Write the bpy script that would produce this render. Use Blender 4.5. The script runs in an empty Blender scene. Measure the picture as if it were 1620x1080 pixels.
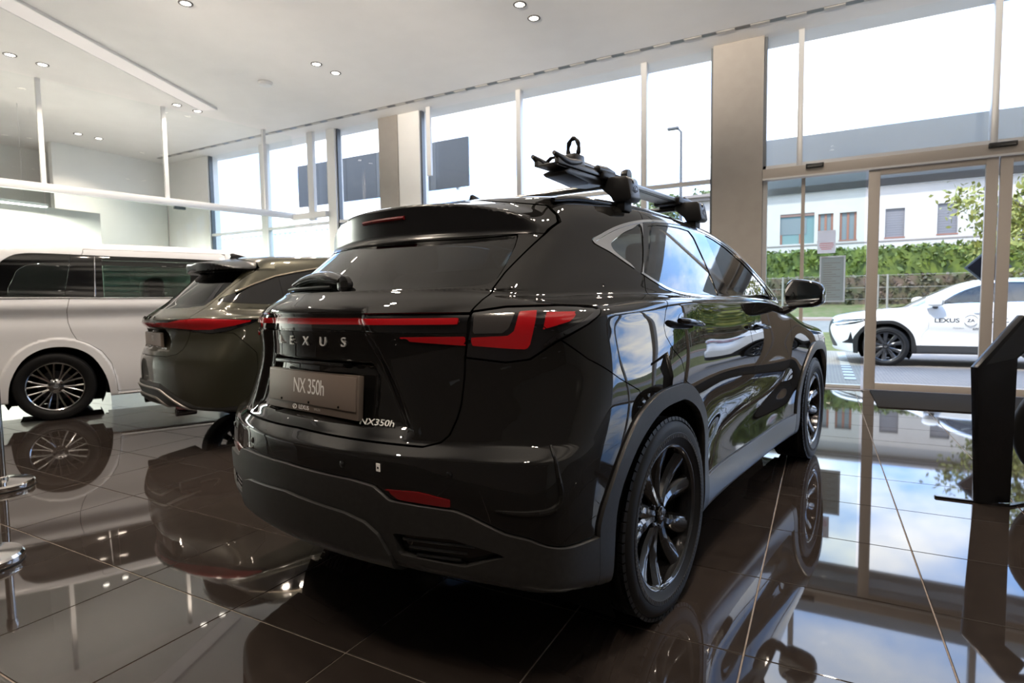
import bpy, bmesh, math, random
import numpy as np
from mathutils import Vector, Matrix
random.seed(7); np.random.seed(7)
scene = bpy.context.scene
TA = math.radians(9.664)          # the black car stands turned by this against the room's axes
# ---------------------------------------------------------------- camera (room frame: x along the window front, y towards it)
cam = bpy.data.cameras.new('camera'); cam.sensor_width = 36.; cam.lens = 906.0/1620*36
cam.dof.use_dof = True; cam.dof.focus_distance = 2.3; cam.dof.aperture_fstop = 3.5
cam_ob = bpy.data.objects.new('camera', cam); scene.collection.objects.link(cam_ob); scene.camera = cam_ob
_h, _p, _r = math.radians(-28.401), math.radians(-3.837), math.radians(-0.792)
_f = Vector((math.sin(_h)*math.cos(_p), math.cos(_h)*math.cos(_p), math.sin(_p))); _rt = Vector((math.cos(_h), -math.sin(_h), 0)); _up = _rt.cross(_f)
_r2 = _rt*math.cos(_r)+_up*math.sin(_r); _u2 = -_rt*math.sin(_r)+_up*math.cos(_r)
_m = Matrix((_r2, _u2, -_f)).transposed().to_4x4(); _m.translation = (1.390, -2.284, 1.182); cam_ob.matrix_world = _m
cam.clip_start = .05
# ---------------------------------------------------------------- sky: bright, blue between white clouds
world = bpy.data.worlds.new('world'); scene.world = world; world.use_nodes = True
def build_sky():
    nt = world.node_tree; bg = nt.nodes['Background']
    tc = nt.nodes.new('ShaderNodeTexCoord'); sx = nt.nodes.new('ShaderNodeSeparateXYZ'); nt.links.new(tc.outputs['Generated'], sx.inputs[0])
    # flatten the direction onto a cloud layer: (x, y) / (z + .15)
    ad = nt.nodes.new('ShaderNodeMath'); ad.operation = 'ADD'; ad.inputs[1].default_value = .18; nt.links.new(sx.outputs[2], ad.inputs[0])
    mx = nt.nodes.new('ShaderNodeMath'); mx.operation = 'MAXIMUM'; mx.inputs[1].default_value = .05; nt.links.new(ad.outputs[0], mx.inputs[0])
    dv = nt.nodes.new('ShaderNodeVectorMath'); dv.operation = 'DIVIDE'
    cb = nt.nodes.new('ShaderNodeCombineXYZ')
    for k in range(3): nt.links.new(mx.outputs[0], cb.inputs[k])
    nt.links.new(tc.outputs['Generated'], dv.inputs[0]); nt.links.new(cb.outputs[0], dv.inputs[1])
    n = nt.nodes.new('ShaderNodeTexNoise'); n.inputs['Scale'].default_value = 1.7; n.inputs['Detail'].default_value = 7; n.inputs['Roughness'].default_value = .55
    nt.links.new(dv.outputs[0], n.inputs['Vector'])
    r = nt.nodes.new('ShaderNodeValToRGB'); r.color_ramp.elements[0].position = .41; r.color_ramp.elements[1].position = .66
    r.color_ramp.elements[0].color = (.25,.43,.82,1); r.color_ramp.elements[1].color = (1.0,.965,.92,1)
    nt.links.new(n.outputs['Fac'], r.inputs['Fac']); nt.links.new(r.outputs[0], bg.inputs['Color'])
    bg.inputs['Strength'].default_value = 2.5
build_sky()
sun = bpy.data.lights.new('sun', 'SUN'); sun.energy = 2.4; sun.angle = math.radians(3.); sun.color = (1.,.95,.87)
sun_ob = bpy.data.objects.new('sun', sun); scene.collection.objects.link(sun_ob); sun_ob.rotation_euler = (math.radians(38), 0, math.radians(-20))
vs = scene.view_settings; vs.view_transform = 'Standard'; vs.look = 'None'; vs.gamma = 1.; vs.use_curve_mapping = False; vs.exposure = 1.35
scene.cycles.use_denoising = True; scene.cycles.max_bounces = 10; scene.cycles.glossy_bounces = 6; scene.cycles.transparent_max_bounces = 24
scene.cycles.sample_clamp_indirect = 8.; scene.cycles.caustics_reflective = True; scene.cycles.caustics_refractive = False; scene.cycles.blur_glossy = .3
# ---------------------------------------------------------------- helpers
COL = bpy.context.scene.collection
MATS = {}
def mat(name, base=(.5,.5,.5), rough=.5, metal=0., spec=.5, coat=0., coat_rough=.03, emit=None, estr=0., alpha=None, trans=0., ior=1.5):
    m = bpy.data.materials.new(name); m.use_nodes = True
    b = m.node_tree.nodes['Principled BSDF']
    b.inputs['Base Color'].default_value = (*base, 1)
    b.inputs['Roughness'].default_value = rough
    b.inputs['Metallic'].default_value = metal
    b.inputs['Specular IOR Level'].default_value = spec
    b.inputs['Coat Weight'].default_value = coat
    b.inputs['Coat Roughness'].default_value = coat_rough
    b.inputs['IOR'].default_value = ior
    b.inputs['Transmission Weight'].default_value = trans
    if emit: b.inputs['Emission Color'].default_value = (*emit, 1); b.inputs['Emission Strength'].default_value = estr
    MATS[name] = m
    return m
def noise_mix(m, c1, c2, scale=5., detail=4., lo=.35, hi=.65, coord='Object', rough=None, bump=0., bump_scale=None, stretch=None):
    """procedural two-tone colour (and optional roughness range / fine bump) on a principled material"""
    nt = m.node_tree; b = nt.nodes['Principled BSDF']
    tc = nt.nodes.new('ShaderNodeTexCoord'); mp = nt.nodes.new('ShaderNodeMapping')
    if stretch: mp.inputs['Scale'].default_value = stretch
    nt.links.new(tc.outputs[coord], mp.inputs['Vector'])
    n = nt.nodes.new('ShaderNodeTexNoise'); n.inputs['Scale'].default_value = scale; n.inputs['Detail'].default_value = detail
    nt.links.new(mp.outputs[0], n.inputs['Vector'])
    r = nt.nodes.new('ShaderNodeValToRGB'); r.color_ramp.elements[0].position = lo; r.color_ramp.elements[1].position = hi
    r.color_ramp.elements[0].color = (*c1, 1); r.color_ramp.elements[1].color = (*c2, 1)
    nt.links.new(n.outputs['Fac'], r.inputs['Fac']); nt.links.new(r.outputs[0], b.inputs['Base Color'])
    if rough:
        mr = nt.nodes.new('ShaderNodeMapRange'); mr.inputs['To Min'].default_value = rough[0]; mr.inputs['To Max'].default_value = rough[1]
        nt.links.new(n.outputs['Fac'], mr.inputs['Value']); nt.links.new(mr.outputs[0], b.inputs['Roughness'])
    if bump:
        n2 = nt.nodes.new('ShaderNodeTexNoise'); n2.inputs['Scale'].default_value = bump_scale or scale * 4; n2.inputs['Detail'].default_value = 3
        nt.links.new(mp.outputs[0], n2.inputs['Vector'])
        bp = nt.nodes.new('ShaderNodeBump'); bp.inputs['Strength'].default_value = bump; bp.inputs['Distance'].default_value = .01
        nt.links.new(n2.outputs['Fac'], bp.inputs['Height']); nt.links.new(bp.outputs[0], b.inputs['Normal'])
    return m
def glass_mat(name, tint=(.9,.95,.93), refl=1.0, ior=1.5, rough=0.):
    """thin pane: fresnel reflection over tinted straight-through transmission"""
    m = bpy.data.materials.new(name); m.use_nodes = True; nt = m.node_tree
    for n in list(nt.nodes): nt.nodes.remove(n)
    out = nt.nodes.new('ShaderNodeOutputMaterial'); mix = nt.nodes.new('ShaderNodeMixShader')
    fr = nt.nodes.new('ShaderNodeFresnel'); fr.inputs['IOR'].default_value = ior
    # both faces of a thin pane behave alike: use the fresnel of the front side
    geo = nt.nodes.new('ShaderNodeNewGeometry')
    mi = nt.nodes.new('ShaderNodeMix'); mi.data_type = 'FLOAT'
    mi.inputs['A'].default_value = ior; mi.inputs['B'].default_value = 1 / ior
    nt.links.new(geo.outputs['Backfacing'], mi.inputs['Factor']); nt.links.new(mi.outputs['Result'], fr.inputs['IOR'])
    mu = nt.nodes.new('ShaderNodeMath'); mu.operation = 'MULTIPLY'; mu.inputs[1].default_value = refl; mu.use_clamp = True
    nt.links.new(fr.outputs[0], mu.inputs[0])
    tr = nt.nodes.new('ShaderNodeBsdfTransparent'); tr.inputs[0].default_value = (*tint, 1)
    gl = nt.nodes.new('ShaderNodeBsdfGlossy'); gl.inputs['Roughness'].default_value = rough
    nt.links.new(mu.outputs[0], mix.inputs[0]); nt.links.new(tr.outputs[0], mix.inputs[1]); nt.links.new(gl.outputs[0], mix.inputs[2])
    nt.links.new(mix.outputs[0], out.inputs[0]); MATS[name] = m
    return m

def tag(o, label=None, cat=None, group=None, kind=None):
    if label: o['label'] = label
    if cat: o['category'] = cat
    if group: o['group'] = group
    if kind: o['kind'] = kind
    return o
def link(o, parent=None):
    COL.objects.link(o)
    if parent is not None: o.parent = parent
    return o
def empty(name, loc=(0,0,0), rz=0., parent=None, label=None, cat=None, group=None, kind=None):
    o = bpy.data.objects.new(name, None); o.location = loc; o.rotation_euler = (0,0,rz); o.empty_display_size = .1
    link(o, parent); return tag(o, label, cat, group, kind)
def M(name): return MATS[name] if isinstance(name, str) else name
def raw_mesh(name, V, Fc, m=None, N=None, smooth=False):
    me = bpy.data.meshes.new(name)
    if isinstance(Fc, np.ndarray):
        V = np.asarray(V, np.float32); k = Fc.shape[1] if len(Fc) else 3
        me.vertices.add(len(V)); me.vertices.foreach_set('co', V.ravel())
        me.loops.add(Fc.size); me.loops.foreach_set('vertex_index', Fc.astype(np.int32).ravel())
        me.polygons.add(len(Fc)); me.polygons.foreach_set('loop_start', np.arange(0, Fc.size, k, dtype=np.int32))
        me.update(calc_edges=True); me.validate()
    else:
        me.from_pydata([tuple(v) for v in V], [], Fc); me.update()
    if m is not None: me.materials.append(M(m))
    if smooth or N is not None: me.polygons.foreach_set('use_smooth', np.ones(len(me.polygons), bool))
    if N is not None and len(me.vertices) == len(N): me.normals_split_custom_set_from_vertices(np.asarray(N, np.float32).tolist())
    return me
def mobj(name, V, Fc, m, parent=None, N=None, smooth=False, **t):
    o = bpy.data.objects.new(name, raw_mesh(name, V, Fc, m, N, smooth)); link(o, parent); return tag(o, **t)
def bm_obj(name, bm, m, parent=None, smooth=None, loc=None, rot=None, **t):
    """bmesh -> object; smooth = angle in degrees for auto-smooth edges, None = flat"""
    bmesh.ops.recalc_face_normals(bm, faces=bm.faces[:])
    if smooth is not None:
        ca = math.radians(smooth)
        for f in bm.faces: f.smooth = True
        for e in bm.edges:
            if len(e.link_faces) == 2 and e.calc_face_angle(0) > ca: e.smooth = False
    me = bpy.data.meshes.new(name); bm.to_mesh(me); bm.free()
    if m is not None: me.materials.append(M(m))
    o = bpy.data.objects.new(name, me)
    if loc is not None: o.location = loc
    if rot is not None: o.rotation_euler = rot
    link(o, parent); return tag(o, **t)
def b_box(bm, x0, x1, y0, y1, z0, z1, bev=0., seg=2, mt=None):
    r = bmesh.ops.create_cube(bm, size=1.); vs = r['verts']
    for v in vs: v.co = Vector(((x0+x1)/2 + v.co.x*(x1-x0), (y0+y1)/2 + v.co.y*(y1-y0), (z0+z1)/2 + v.co.z*(z1-z0)))
    if mt is not None: bmesh.ops.transform(bm, matrix=mt, verts=vs)
    if bev > 0:
        es = list({e for v in vs for e in v.link_edges})
        bmesh.ops.bevel(bm, geom=es, offset=bev, segments=seg, affect='EDGES', profile=.5)
def box(name, x0, x1, y0, y1, z0, z1, m, parent=None, bev=0., seg=2, mt=None, **t):
    bm = bmesh.new(); b_box(bm, x0, x1, y0, y1, z0, z1, bev, seg, mt)
    return bm_obj(name, bm, m, parent, smooth=35 if bev else None, **t)
def b_lathe(bm, prof, seg=48, axis='Z', center=(0,0,0), close=False, caps=True):
    """prof: list of (r, h); axis of revolution through center"""
    rings = []
    for r, h in prof:
        ring = []
        for k in range(seg):
            a = 2*math.pi*k/seg; c, s = r*math.cos(a), r*math.sin(a)
            p = {'Z': (c, s, h), 'X': (h, c, s), 'Y': (s, h, c)}[axis]
            ring.append(bm.verts.new((p[0]+center[0], p[1]+center[1], p[2]+center[2])))
        rings.append(ring)
    for a, b in zip(rings[:-1], rings[1:]):
        for k in range(seg):
            try: bm.faces.new((a[k], a[(k+1) % seg], b[(k+1) % seg], b[k]))
            except ValueError: pass
    if close:
        for k in range(seg):
            bm.faces.new((rings[-1][k], rings[-1][(k+1) % seg], rings[0][(k+1) % seg], rings[0][k]))
    elif caps:
        for ring in (rings[0], rings[-1]):
            try: bm.faces.new(ring)
            except ValueError: pass
    return rings
def lathe(name, prof, m, parent=None, seg=48, axis='Z', center=(0,0,0), close=False, sm=35, caps=True, **t):
    bm = bmesh.new(); b_lathe(bm, prof, seg, axis, center, close, caps); bmesh.ops.remove_doubles(bm, verts=bm.verts[:], dist=1e-5)
    return bm_obj(name, bm, m, parent, smooth=sm, **t)
def b_tube(bm, pts, rad, seg=10, caps=True, flat=1.):
    """sweep a circle along pts; rad number or list"""
    pts = [Vector(p) for p in pts]; n = len(pts); rings = []
    up = None
    for i, p in enumerate(pts):
        d = (pts[min(i+1, n-1)] - pts[max(i-1, 0)]).normalized()
        if up is None:
            up = Vector((0,0,1)) if abs(d.z) < .9 else Vector((1,0,0))
        a = d.cross(up).normalized(); up = a.cross(d).normalized()
        r = rad[i] if isinstance(rad, (list, tuple)) else rad
        rings.append([bm.verts.new(p + a*(r*math.cos(2*math.pi*k/seg)) + up*(r*flat*math.sin(2*math.pi*k/seg))) for k in range(seg)])
    for A, B in zip(rings[:-1], rings[1:]):
        for k in range(seg): bm.faces.new((A[k], A[(k+1) % seg], B[(k+1) % seg], B[k]))
    if caps: bm.faces.new(rings[0]); bm.faces.new(rings[-1])
def tube(name, pts, rad, m, parent=None, seg=10, flat=1., **t):
    bm = bmesh.new(); b_tube(bm, pts, rad, seg, True, flat); return bm_obj(name, bm, m, parent, smooth=40, **t)
def b_prism(bm, poly, axis, a0, a1):
    """extrude a 2-D polygon. axis 'x': poly=(y,z); 'y': (x,z); 'z': (x,y)"""
    def P(p, h): return {'x': (h, p[0], p[1]), 'y': (p[0], h, p[1]), 'z': (p[0], p[1], h)}[axis]
    A = [bm.verts.new(P(p, a0)) for p in poly]; B = [bm.verts.new(P(p, a1)) for p in poly]; n = len(poly)
    bm.faces.new(A); bm.faces.new(B[::-1])
    for i in range(n): bm.faces.new((A[i], B[i], B[(i+1) % n], A[(i+1) % n]))
def prism(name, poly, axis, a0, a1, m, parent=None, bev=0., sm=None, **t):
    bm = bmesh.new(); b_prism(bm, poly, axis, a0, a1)
    if bev: bmesh.ops.bevel(bm, geom=bm.edges[:], offset=bev, segments=2, affect='EDGES', profile=.5); sm = sm or 35
    return bm_obj(name, bm, m, parent, smooth=sm, **t)
def text_obj(name, body, size, m, loc, rot, parent=None, extrude=.002, shear=0., spacing=1., align='CENTER', xs=1., bevel=0., bold=0., **t):
    c = bpy.data.curves.new(name, 'FONT'); c.body = body; c.size = size; c.extrude = extrude; c.align_x = align; c.align_y = 'CENTER'
    c.space_character = spacing; c.shear = shear; c.resolution_u = 3; c.bevel_depth = bevel; c.offset = bold
    o = bpy.data.objects.new(name, c); COL.objects.link(o)
    dg = bpy.context.evaluated_depsgraph_get(); me = bpy.data.meshes.new_from_object(o.evaluated_get(dg))
    bpy.data.objects.remove(o); bpy.data.curves.remove(c)
    me.materials.clear(); me.materials.append(M(m)); o = bpy.data.objects.new(name, me); me.name = name
    o.location = loc; o.rotation_euler = rot; o.scale = (xs, 1, 1); link(o, parent); return tag(o, **t)

# ---------------------------------------------------------------- implicit surfaces (car bodies)
def spl(xs, ys):
    xs = np.asarray(xs, float); ys = np.asarray(ys, float); n = len(xs); h = np.diff(xs); A = np.eye(n); b = np.zeros(n)
    for i in range(1, n-1):
        A[i,i-1] = h[i-1]; A[i,i] = 2*(h[i-1]+h[i]); A[i,i+1] = h[i]
        b[i] = 6*((ys[i+1]-ys[i])/h[i]-(ys[i]-ys[i-1])/h[i-1])
    Q = np.linalg.solve(A, b)
    s0 = (ys[1]-ys[0])/h[0]-h[0]*Q[1]/6; s1 = (ys[-1]-ys[-2])/h[-1]+h[-1]*Q[-2]/6
    def f(x):
        x = np.asarray(x, float); xc = np.clip(x, xs[0], xs[-1]); i = np.clip(np.searchsorted(xs, xc)-1, 0, n-2)
        d = h[i]; a = (xs[i+1]-xc)/d; c = 1-a
        y = a*ys[i]+c*ys[i+1]+((a**3-a)*Q[i]+(c**3-c)*Q[i+1])*d*d/6
        return y+np.where(x < xs[0], (x-xs[0])*s0, 0)+np.where(x > xs[-1], (x-xs[-1])*s1, 0)
    return f
def spl2(ys, zs, T):
    T = np.asarray(T, float)
    by = [spl(ys, np.eye(len(ys))[i]) for i in range(len(ys))]; bz = [spl(zs, np.eye(len(zs))[i]) for i in range(len(zs))]
    def f(y, z):
        B = [b(y) for b in by]; r = 0
        for j in range(len(zs)):
            row = 0
            for i in range(len(ys)): row = row+T[j,i]*B[i]
            r = r+bz[j](z)*row
        return r
    return f
def smax(a, b, k):
    h = np.maximum(k-np.abs(a-b), 0)/k
    return np.maximum(a, b)+h*h*h*k/6
def smin(a, b, k): return -smax(-a, -b, k)
def sst(t): t = np.clip(t, 0, 1); return t*t*t*(t*(6*t-15)+10)
def sdpoly(px, py, P):
    P = np.asarray(P, float); px, py = np.broadcast_arrays(np.asarray(px, float), np.asarray(py, float))
    d = np.full(px.shape, 1e9); s = np.ones(px.shape)
    for i in range(len(P)):
        a = P[i]; b = P[i-1]; ex, ey = b-a; wx = px-a[0]; wy = py-a[1]
        t = np.clip((wx*ex+wy*ey)/(ex*ex+ey*ey+1e-18), 0, 1)
        d = np.minimum(d, (wx-ex*t)**2+(wy-ey*t)**2)
        c1 = py >= a[1]; c2 = py < b[1]; c3 = ex*wy > ey*wx
        s = np.where((c1&c2&c3)|(~c1&~c2&~c3), -s, s)
    return s*np.sqrt(d)
def smooth_poly(P, n=6, closed=True):
    """Catmull-Rom through the points"""
    P = np.asarray(P, float); out = []; m = len(P)
    for i in range(m if closed else m-1):
        p0, p1, p2, p3 = (P[(i-1) % m], P[i], P[(i+1) % m], P[(i+2) % m]) if closed else (P[max(i-1,0)], P[i], P[i+1], P[min(i+2,m-1)])
        for k in range(n):
            t = k/n; out.append(.5*(2*p1+(p2-p0)*t+(2*p0-5*p1+4*p2-p3)*t*t+(3*p1-p0-3*p2+p3)*t**3))
    if not closed: out.append(P[-1])
    return np.array(out)
def grad(Fn, P, e=1.5e-3):
    g = np.empty_like(P)
    for a in range(3):
        d = np.zeros(3); d[a] = e; A = P+d; B = P-d
        g[:,a] = (Fn(A[:,0],A[:,1],A[:,2])-Fn(B[:,0],B[:,1],B[:,2]))/(2*e)
    return g
def surfnets(Fn, xs, ys, zs, newton=2):
    """dual surface extraction on a rectilinear grid -> verts, unit normals, triangles"""
    V = np.ascontiguousarray(np.broadcast_to(Fn(xs[:,None,None], ys[None,:,None], zs[None,None,:]), (len(xs),len(ys),len(zs)))).astype(np.float32)
    s = V < 0; c = np.zeros((len(xs)-1,len(ys)-1,len(zs)-1), np.uint8)
    off = [(i,j,k) for i in (0,1) for j in (0,1) for k in (0,1)]
    def sl(A, o): return A[o[0]:A.shape[0]-1+o[0], o[1]:A.shape[1]-1+o[1], o[2]:A.shape[2]-1+o[2]]
    for o in off: c += sl(s, o)
    act = (c > 0)&(c < 8); I,J,K = np.nonzero(act); idx = np.full(act.shape, -1, np.int64); idx[act] = np.arange(len(I))
    val = {o: V[I+o[0],J+o[1],K+o[2]] for o in off}; pos = {o: np.stack([xs[I+o[0]],ys[J+o[1]],zs[K+o[2]]],1) for o in off}
    S = np.zeros((len(I),3)); n = np.zeros(len(I))
    for a in off:
        for ax in range(3):
            if a[ax] == 0:
                b = list(a); b[ax] = 1; b = tuple(b); va, vb = val[a], val[b]; cr = (va < 0) != (vb < 0)
                t = np.where(cr, va/np.where(cr, va-vb, 1), 0)
                S += np.where(cr[:,None], pos[a]+(pos[b]-pos[a])*t[:,None], 0); n += cr
    P = S/n[:,None]
    Q = []
    for ax in range(3):
        s0 = [slice(None)]*3; s1 = [slice(None)]*3; s0[ax] = slice(0,-1); s1[ax] = slice(1,None)
        A = s[tuple(s0)]; B = s[tuple(s1)]; e = A != B
        u, v = [(1,2),(2,0),(0,1)][ax]
        i = np.stack(np.nonzero(e),1); i = i[(i[:,u] > 0)&(i[:,v] > 0)&(i[:,u] < act.shape[u])&(i[:,v] < act.shape[v])]
        def cell(du, dv):
            q = i.copy(); q[:,u] += du; q[:,v] += dv; return idx[q[:,0],q[:,1],q[:,2]]
        q = np.stack([cell(-1,-1),cell(0,-1),cell(0,0),cell(-1,0)],1)
        fl = ~A[tuple(i.T)]; q[fl] = q[fl][:,::-1]
        Q.append(q)
    Q = np.concatenate(Q)
    h = min(np.diff(xs).min(), np.diff(ys).min(), np.diff(zs).min())
    for _ in range(newton):
        f = Fn(P[:,0],P[:,1],P[:,2]); g = np.stack([(Fn(*(P+d).T)-f)/1e-3 for d in np.eye(3)*1e-3],1); st = -f[:,None]*g/np.maximum((g*g).sum(1,keepdims=True), .05)
        L = np.linalg.norm(st,axis=1,keepdims=True); P = P+st*np.minimum(1, .7*h/np.maximum(L,1e-9))
    g = grad(Fn, P); N = g/np.maximum(np.linalg.norm(g,axis=1,keepdims=True), 1e-9)
    # split quads along the shorter diagonal
    d1 = np.linalg.norm(P[Q[:,0]]-P[Q[:,2]],axis=1) <= np.linalg.norm(P[Q[:,1]]-P[Q[:,3]],axis=1)
    T = np.concatenate([np.where(d1[:,None], Q[:,[0,1,2]], Q[:,[0,1,3]]), np.where(d1[:,None], Q[:,[0,2,3]], Q[:,[1,2,3]])])
    return P, N, T
def surfsym(Fn, xmax, nx, ys, zs, newton=2):
    """right half by surface nets, mirrored and welded on the middle plane"""
    h = xmax/nx; P, N, T = surfnets(Fn, np.arange(-1.5*h, xmax+h/2, h), ys, zs, newton); P[np.abs(P[:,0]) < .3*h,0] = 0; P, N, T = clip_x((P, N, T)); mid = np.abs(P[:,0]) < 1e-7; P[mid,0] = 0; N[mid,0] = 0
    n = len(P); mp = np.where(mid, np.arange(n), n+np.cumsum(~mid)-1); fl = np.array([-1,1,1.])
    return np.concatenate([P, P[~mid]*fl]), np.concatenate([N, N[~mid]*fl]), np.concatenate([T, mp[T][:,::-1]])
def clip_x(m): return clip(m, -m[0][:,0])
def clip(mesh, g):
    """keep the side g <= 0 of a triangle mesh, cutting triangles along g = 0"""
    P, N, T = mesh; ins = g <= 0; k = ins[T].sum(1)
    k = np.where((np.where(ins[T], g[T], 0).min(1) > -1e-9)&(k < 3), 0, k)      # touching from outside only
    full = T[k == 3]; one = T[k == 1]; two = T[k == 2]
    def rot(t, flag):
        j = np.argmax(flag, 1); r = np.arange(len(t))
        return t[r,j], t[r,(j+1)%3], t[r,(j+2)%3]
    a1,b1,c1 = rot(one, ins[one]); a2,b2,c2 = rot(two, ~ins[two])
    E = np.concatenate([np.stack([a1,b1],1),np.stack([a1,c1],1),np.stack([a2,b2],1),np.stack([a2,c2],1)])
    if len(E) == 0: return compact((P, N, full))
    Es = np.sort(E,1); key = Es[:,0]*(len(P)+1)+Es[:,1]; uk, ui, inv = np.unique(key, return_index=True, return_inverse=True); U = Es[ui]
    ga, gb = g[U[:,0]], g[U[:,1]]; t = (ga/(ga-gb))[:,None]
    nP = P[U[:,0]]*(1-t)+P[U[:,1]]*t; nN = N[U[:,0]]*(1-t)+N[U[:,1]]*t; nN /= np.maximum(np.linalg.norm(nN,axis=1,keepdims=True),1e-9)
    inv = inv.ravel()+len(P); n1, n2 = len(one), len(two)
    ab1, ac1, ab2, ac2 = inv[:n1], inv[n1:2*n1], inv[2*n1:2*n1+n2], inv[2*n1+n2:]
    T2 = np.concatenate([full, np.stack([a1,ab1,ac1],1), np.stack([ab2,b2,c2],1), np.stack([ab2,c2,ac2],1)])
    return compact((np.concatenate([P,nP]), np.concatenate([N,nN]), T2))
def compact(mesh):
    P, N, T = mesh
    if len(T) == 0: return P[:0], N[:0], T.reshape(0,3)
    u, inv = np.unique(T, return_inverse=True); return P[u], N[u], inv.reshape(T.shape)
def rim(mesh, depth):
    """turn the open border inwards by depth so that a panel shows an edge"""
    P, N, T = mesh; E = np.concatenate([T[:,[0,1]],T[:,[1,2]],T[:,[2,0]]]); key = np.sort(E,1); k = key[:,0]*(len(P)+1)+key[:,1]
    u, idx, cnt = np.unique(k, return_index=True, return_counts=True); B = E[idx[cnt == 1]]
    if len(B) == 0: return mesh
    n = len(P); a, b = P[B[:,0]], P[B[:,1]]; na, nb = N[B[:,0]], N[B[:,1]]; d = b-a; o = np.cross(d, na); o /= np.maximum(np.linalg.norm(o,axis=1,keepdims=True),1e-9)
    m = len(B); nP = np.concatenate([P, a, b, a-na*depth, b-nb*depth]); ar = np.arange(m)
    oo = o*.8+na*.2; oo /= np.linalg.norm(oo,axis=1,keepdims=True)
    nN = np.concatenate([N, oo, oo, o, o]); A, Bv, C2, D = n+ar, n+m+ar, n+2*m+ar, n+3*m+ar
    return nP, nN, np.concatenate([T, np.stack([A,C2,Bv],1), np.stack([Bv,C2,D],1)])
def split(mesh, g, gap=.004):
    """-> (inside panel, rest) with a gap between them"""
    return clip(mesh, g+gap/2), clip(mesh, -(g-gap/2))
def panel(name, mesh, m, parent, depth=.012, push=0., **t):
    if len(mesh[2]) == 0: return None
    if push: mesh = (mesh[0]+mesh[1]*push, mesh[1], mesh[2])
    if depth: mesh = rim(mesh, depth)
    return mobj(name, mesh[0], mesh[2], m, parent, N=mesh[1], **t)
def halves(mesh):
    x = mesh[0][:,0]; return clip(mesh, -x+.001), clip(mesh, x+.001)
# ---------------------------------------------------------------- materials
def paint_mat(name, c, metal=.0, flake=0.):
    m = mat(name, c, .35, metal, .0 if metal == 0 and max(c) < .1 else .4, 1.0, .012)
    nt = m.node_tree; b = nt.nodes['Principled BSDF']
    n = nt.nodes.new('ShaderNodeTexNoise'); n.inputs['Scale'].default_value = 900; n.inputs['Detail'].default_value = 1
    tc = nt.nodes.new('ShaderNodeTexCoord'); nt.links.new(tc.outputs['Object'], n.inputs['Vector'])
    r = nt.nodes.new('ShaderNodeValToRGB'); r.color_ramp.elements[0].color = (*[v*.85 for v in c],1); r.color_ramp.elements[1].color = (*[min(1,v*1.15+flake) for v in c],1)
    nt.links.new(n.outputs['Fac'], r.inputs['Fac']); nt.links.new(r.outputs[0], b.inputs['Base Color'])
    return m
paint_mat('paint', (.0055,.0052,.005), .0, .003); paint_mat('paint_white', (.78,.78,.78)); paint_mat('paint_green', (.030,.029,.016), .55, .01); paint_mat('paint_pearl', (.82,.83,.86))
mat('rubber', (.008,.008,.0085), .5, spec=.25); mat('rubber_light', (.03,.03,.032), .6)
mat('rim_black', (.045,.045,.047), .14, .85, coat=1.); mat('disc_metal', (.12,.12,.12), .35, 1.); mat('dark_metal', (.05,.05,.055), .35, .8)
mat('gloss_black', (.005,.005,.0055), .06, coat=.5); mat('chrome', (.82,.82,.83), .06, 1.); mat('dark_chrome', (.16,.16,.17), .10, 1.)
noise_mix(mat('satin_trim', (.018,.018,.018), .36, spec=.45), (.016,.0155,.015), (.021,.0205,.02), 60, 2, bump=.02, bump_scale=700)
noise_mix(mat('matte_trim', (.013,.013,.012), .44, spec=.4), (.017,.0166,.016), (.022,.0216,.021), 60, 2, bump=.03, bump_scale=800)
mat('sill_trim', (.06,.06,.062), .28, .3)
mat('spoiler_plastic', (.006,.006,.007), .25)
mat('lamp_red', (.32,.003,.006), .15, coat=1., emit=(.9,.01,.02), estr=.012); mat('lamp_red_dark', (.14,.004,.006), .12, coat=1.)
mat('lamp_black', (.006,.006,.007), .05, coat=1.); mat('lamp_smoke', (.045,.042,.042), .12, coat=1.); mat('lamp_clear', (.75,.76,.78), .08, coat=1.)
glass_mat('glass_privacy', (.035,.037,.036), 1.6, 1.6); glass_mat('glass_rear', (.03,.032,.03), 1.2, 1.55); glass_mat('glass_front', (.42,.46,.44), 1.3, 1.55)
mat('black_void', (.004,.004,.004), .9, spec=.1); mat('cabin_dark', (.02,.02,.021), .6); mat('mirror', (.85,.87,.88), .01, 1.)
mat('plate_frame', (.15,.123,.105), .25); mat('plate_brown', (.18,.145,.123), .35); mat('print_white', (.8,.79,.78), .45); mat('plate_dim', (.30,.27,.25), .5)
def translucent_mat(name, c):
    m = bpy.data.materials.new(name); m.use_nodes = True; nt = m.node_tree; b = nt.nodes['Principled BSDF']; out = nt.nodes['Material Output']  # lets daylight through
    b.inputs['Base Color'].default_value = (*c,1); b.inputs['Roughness'].default_value = .25
    tr = nt.nodes.new('ShaderNodeBsdfTranslucent'); tr.inputs[0].default_value = (*c,1); mx = nt.nodes.new('ShaderNodeMixShader'); mx.inputs[0].default_value = .6
    nt.links.new(b.outputs[0], mx.inputs[1]); nt.links.new(tr.outputs[0], mx.inputs[2]); nt.links.new(mx.outputs[0], out.inputs[0]); MATS[name] = m; return m
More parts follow.
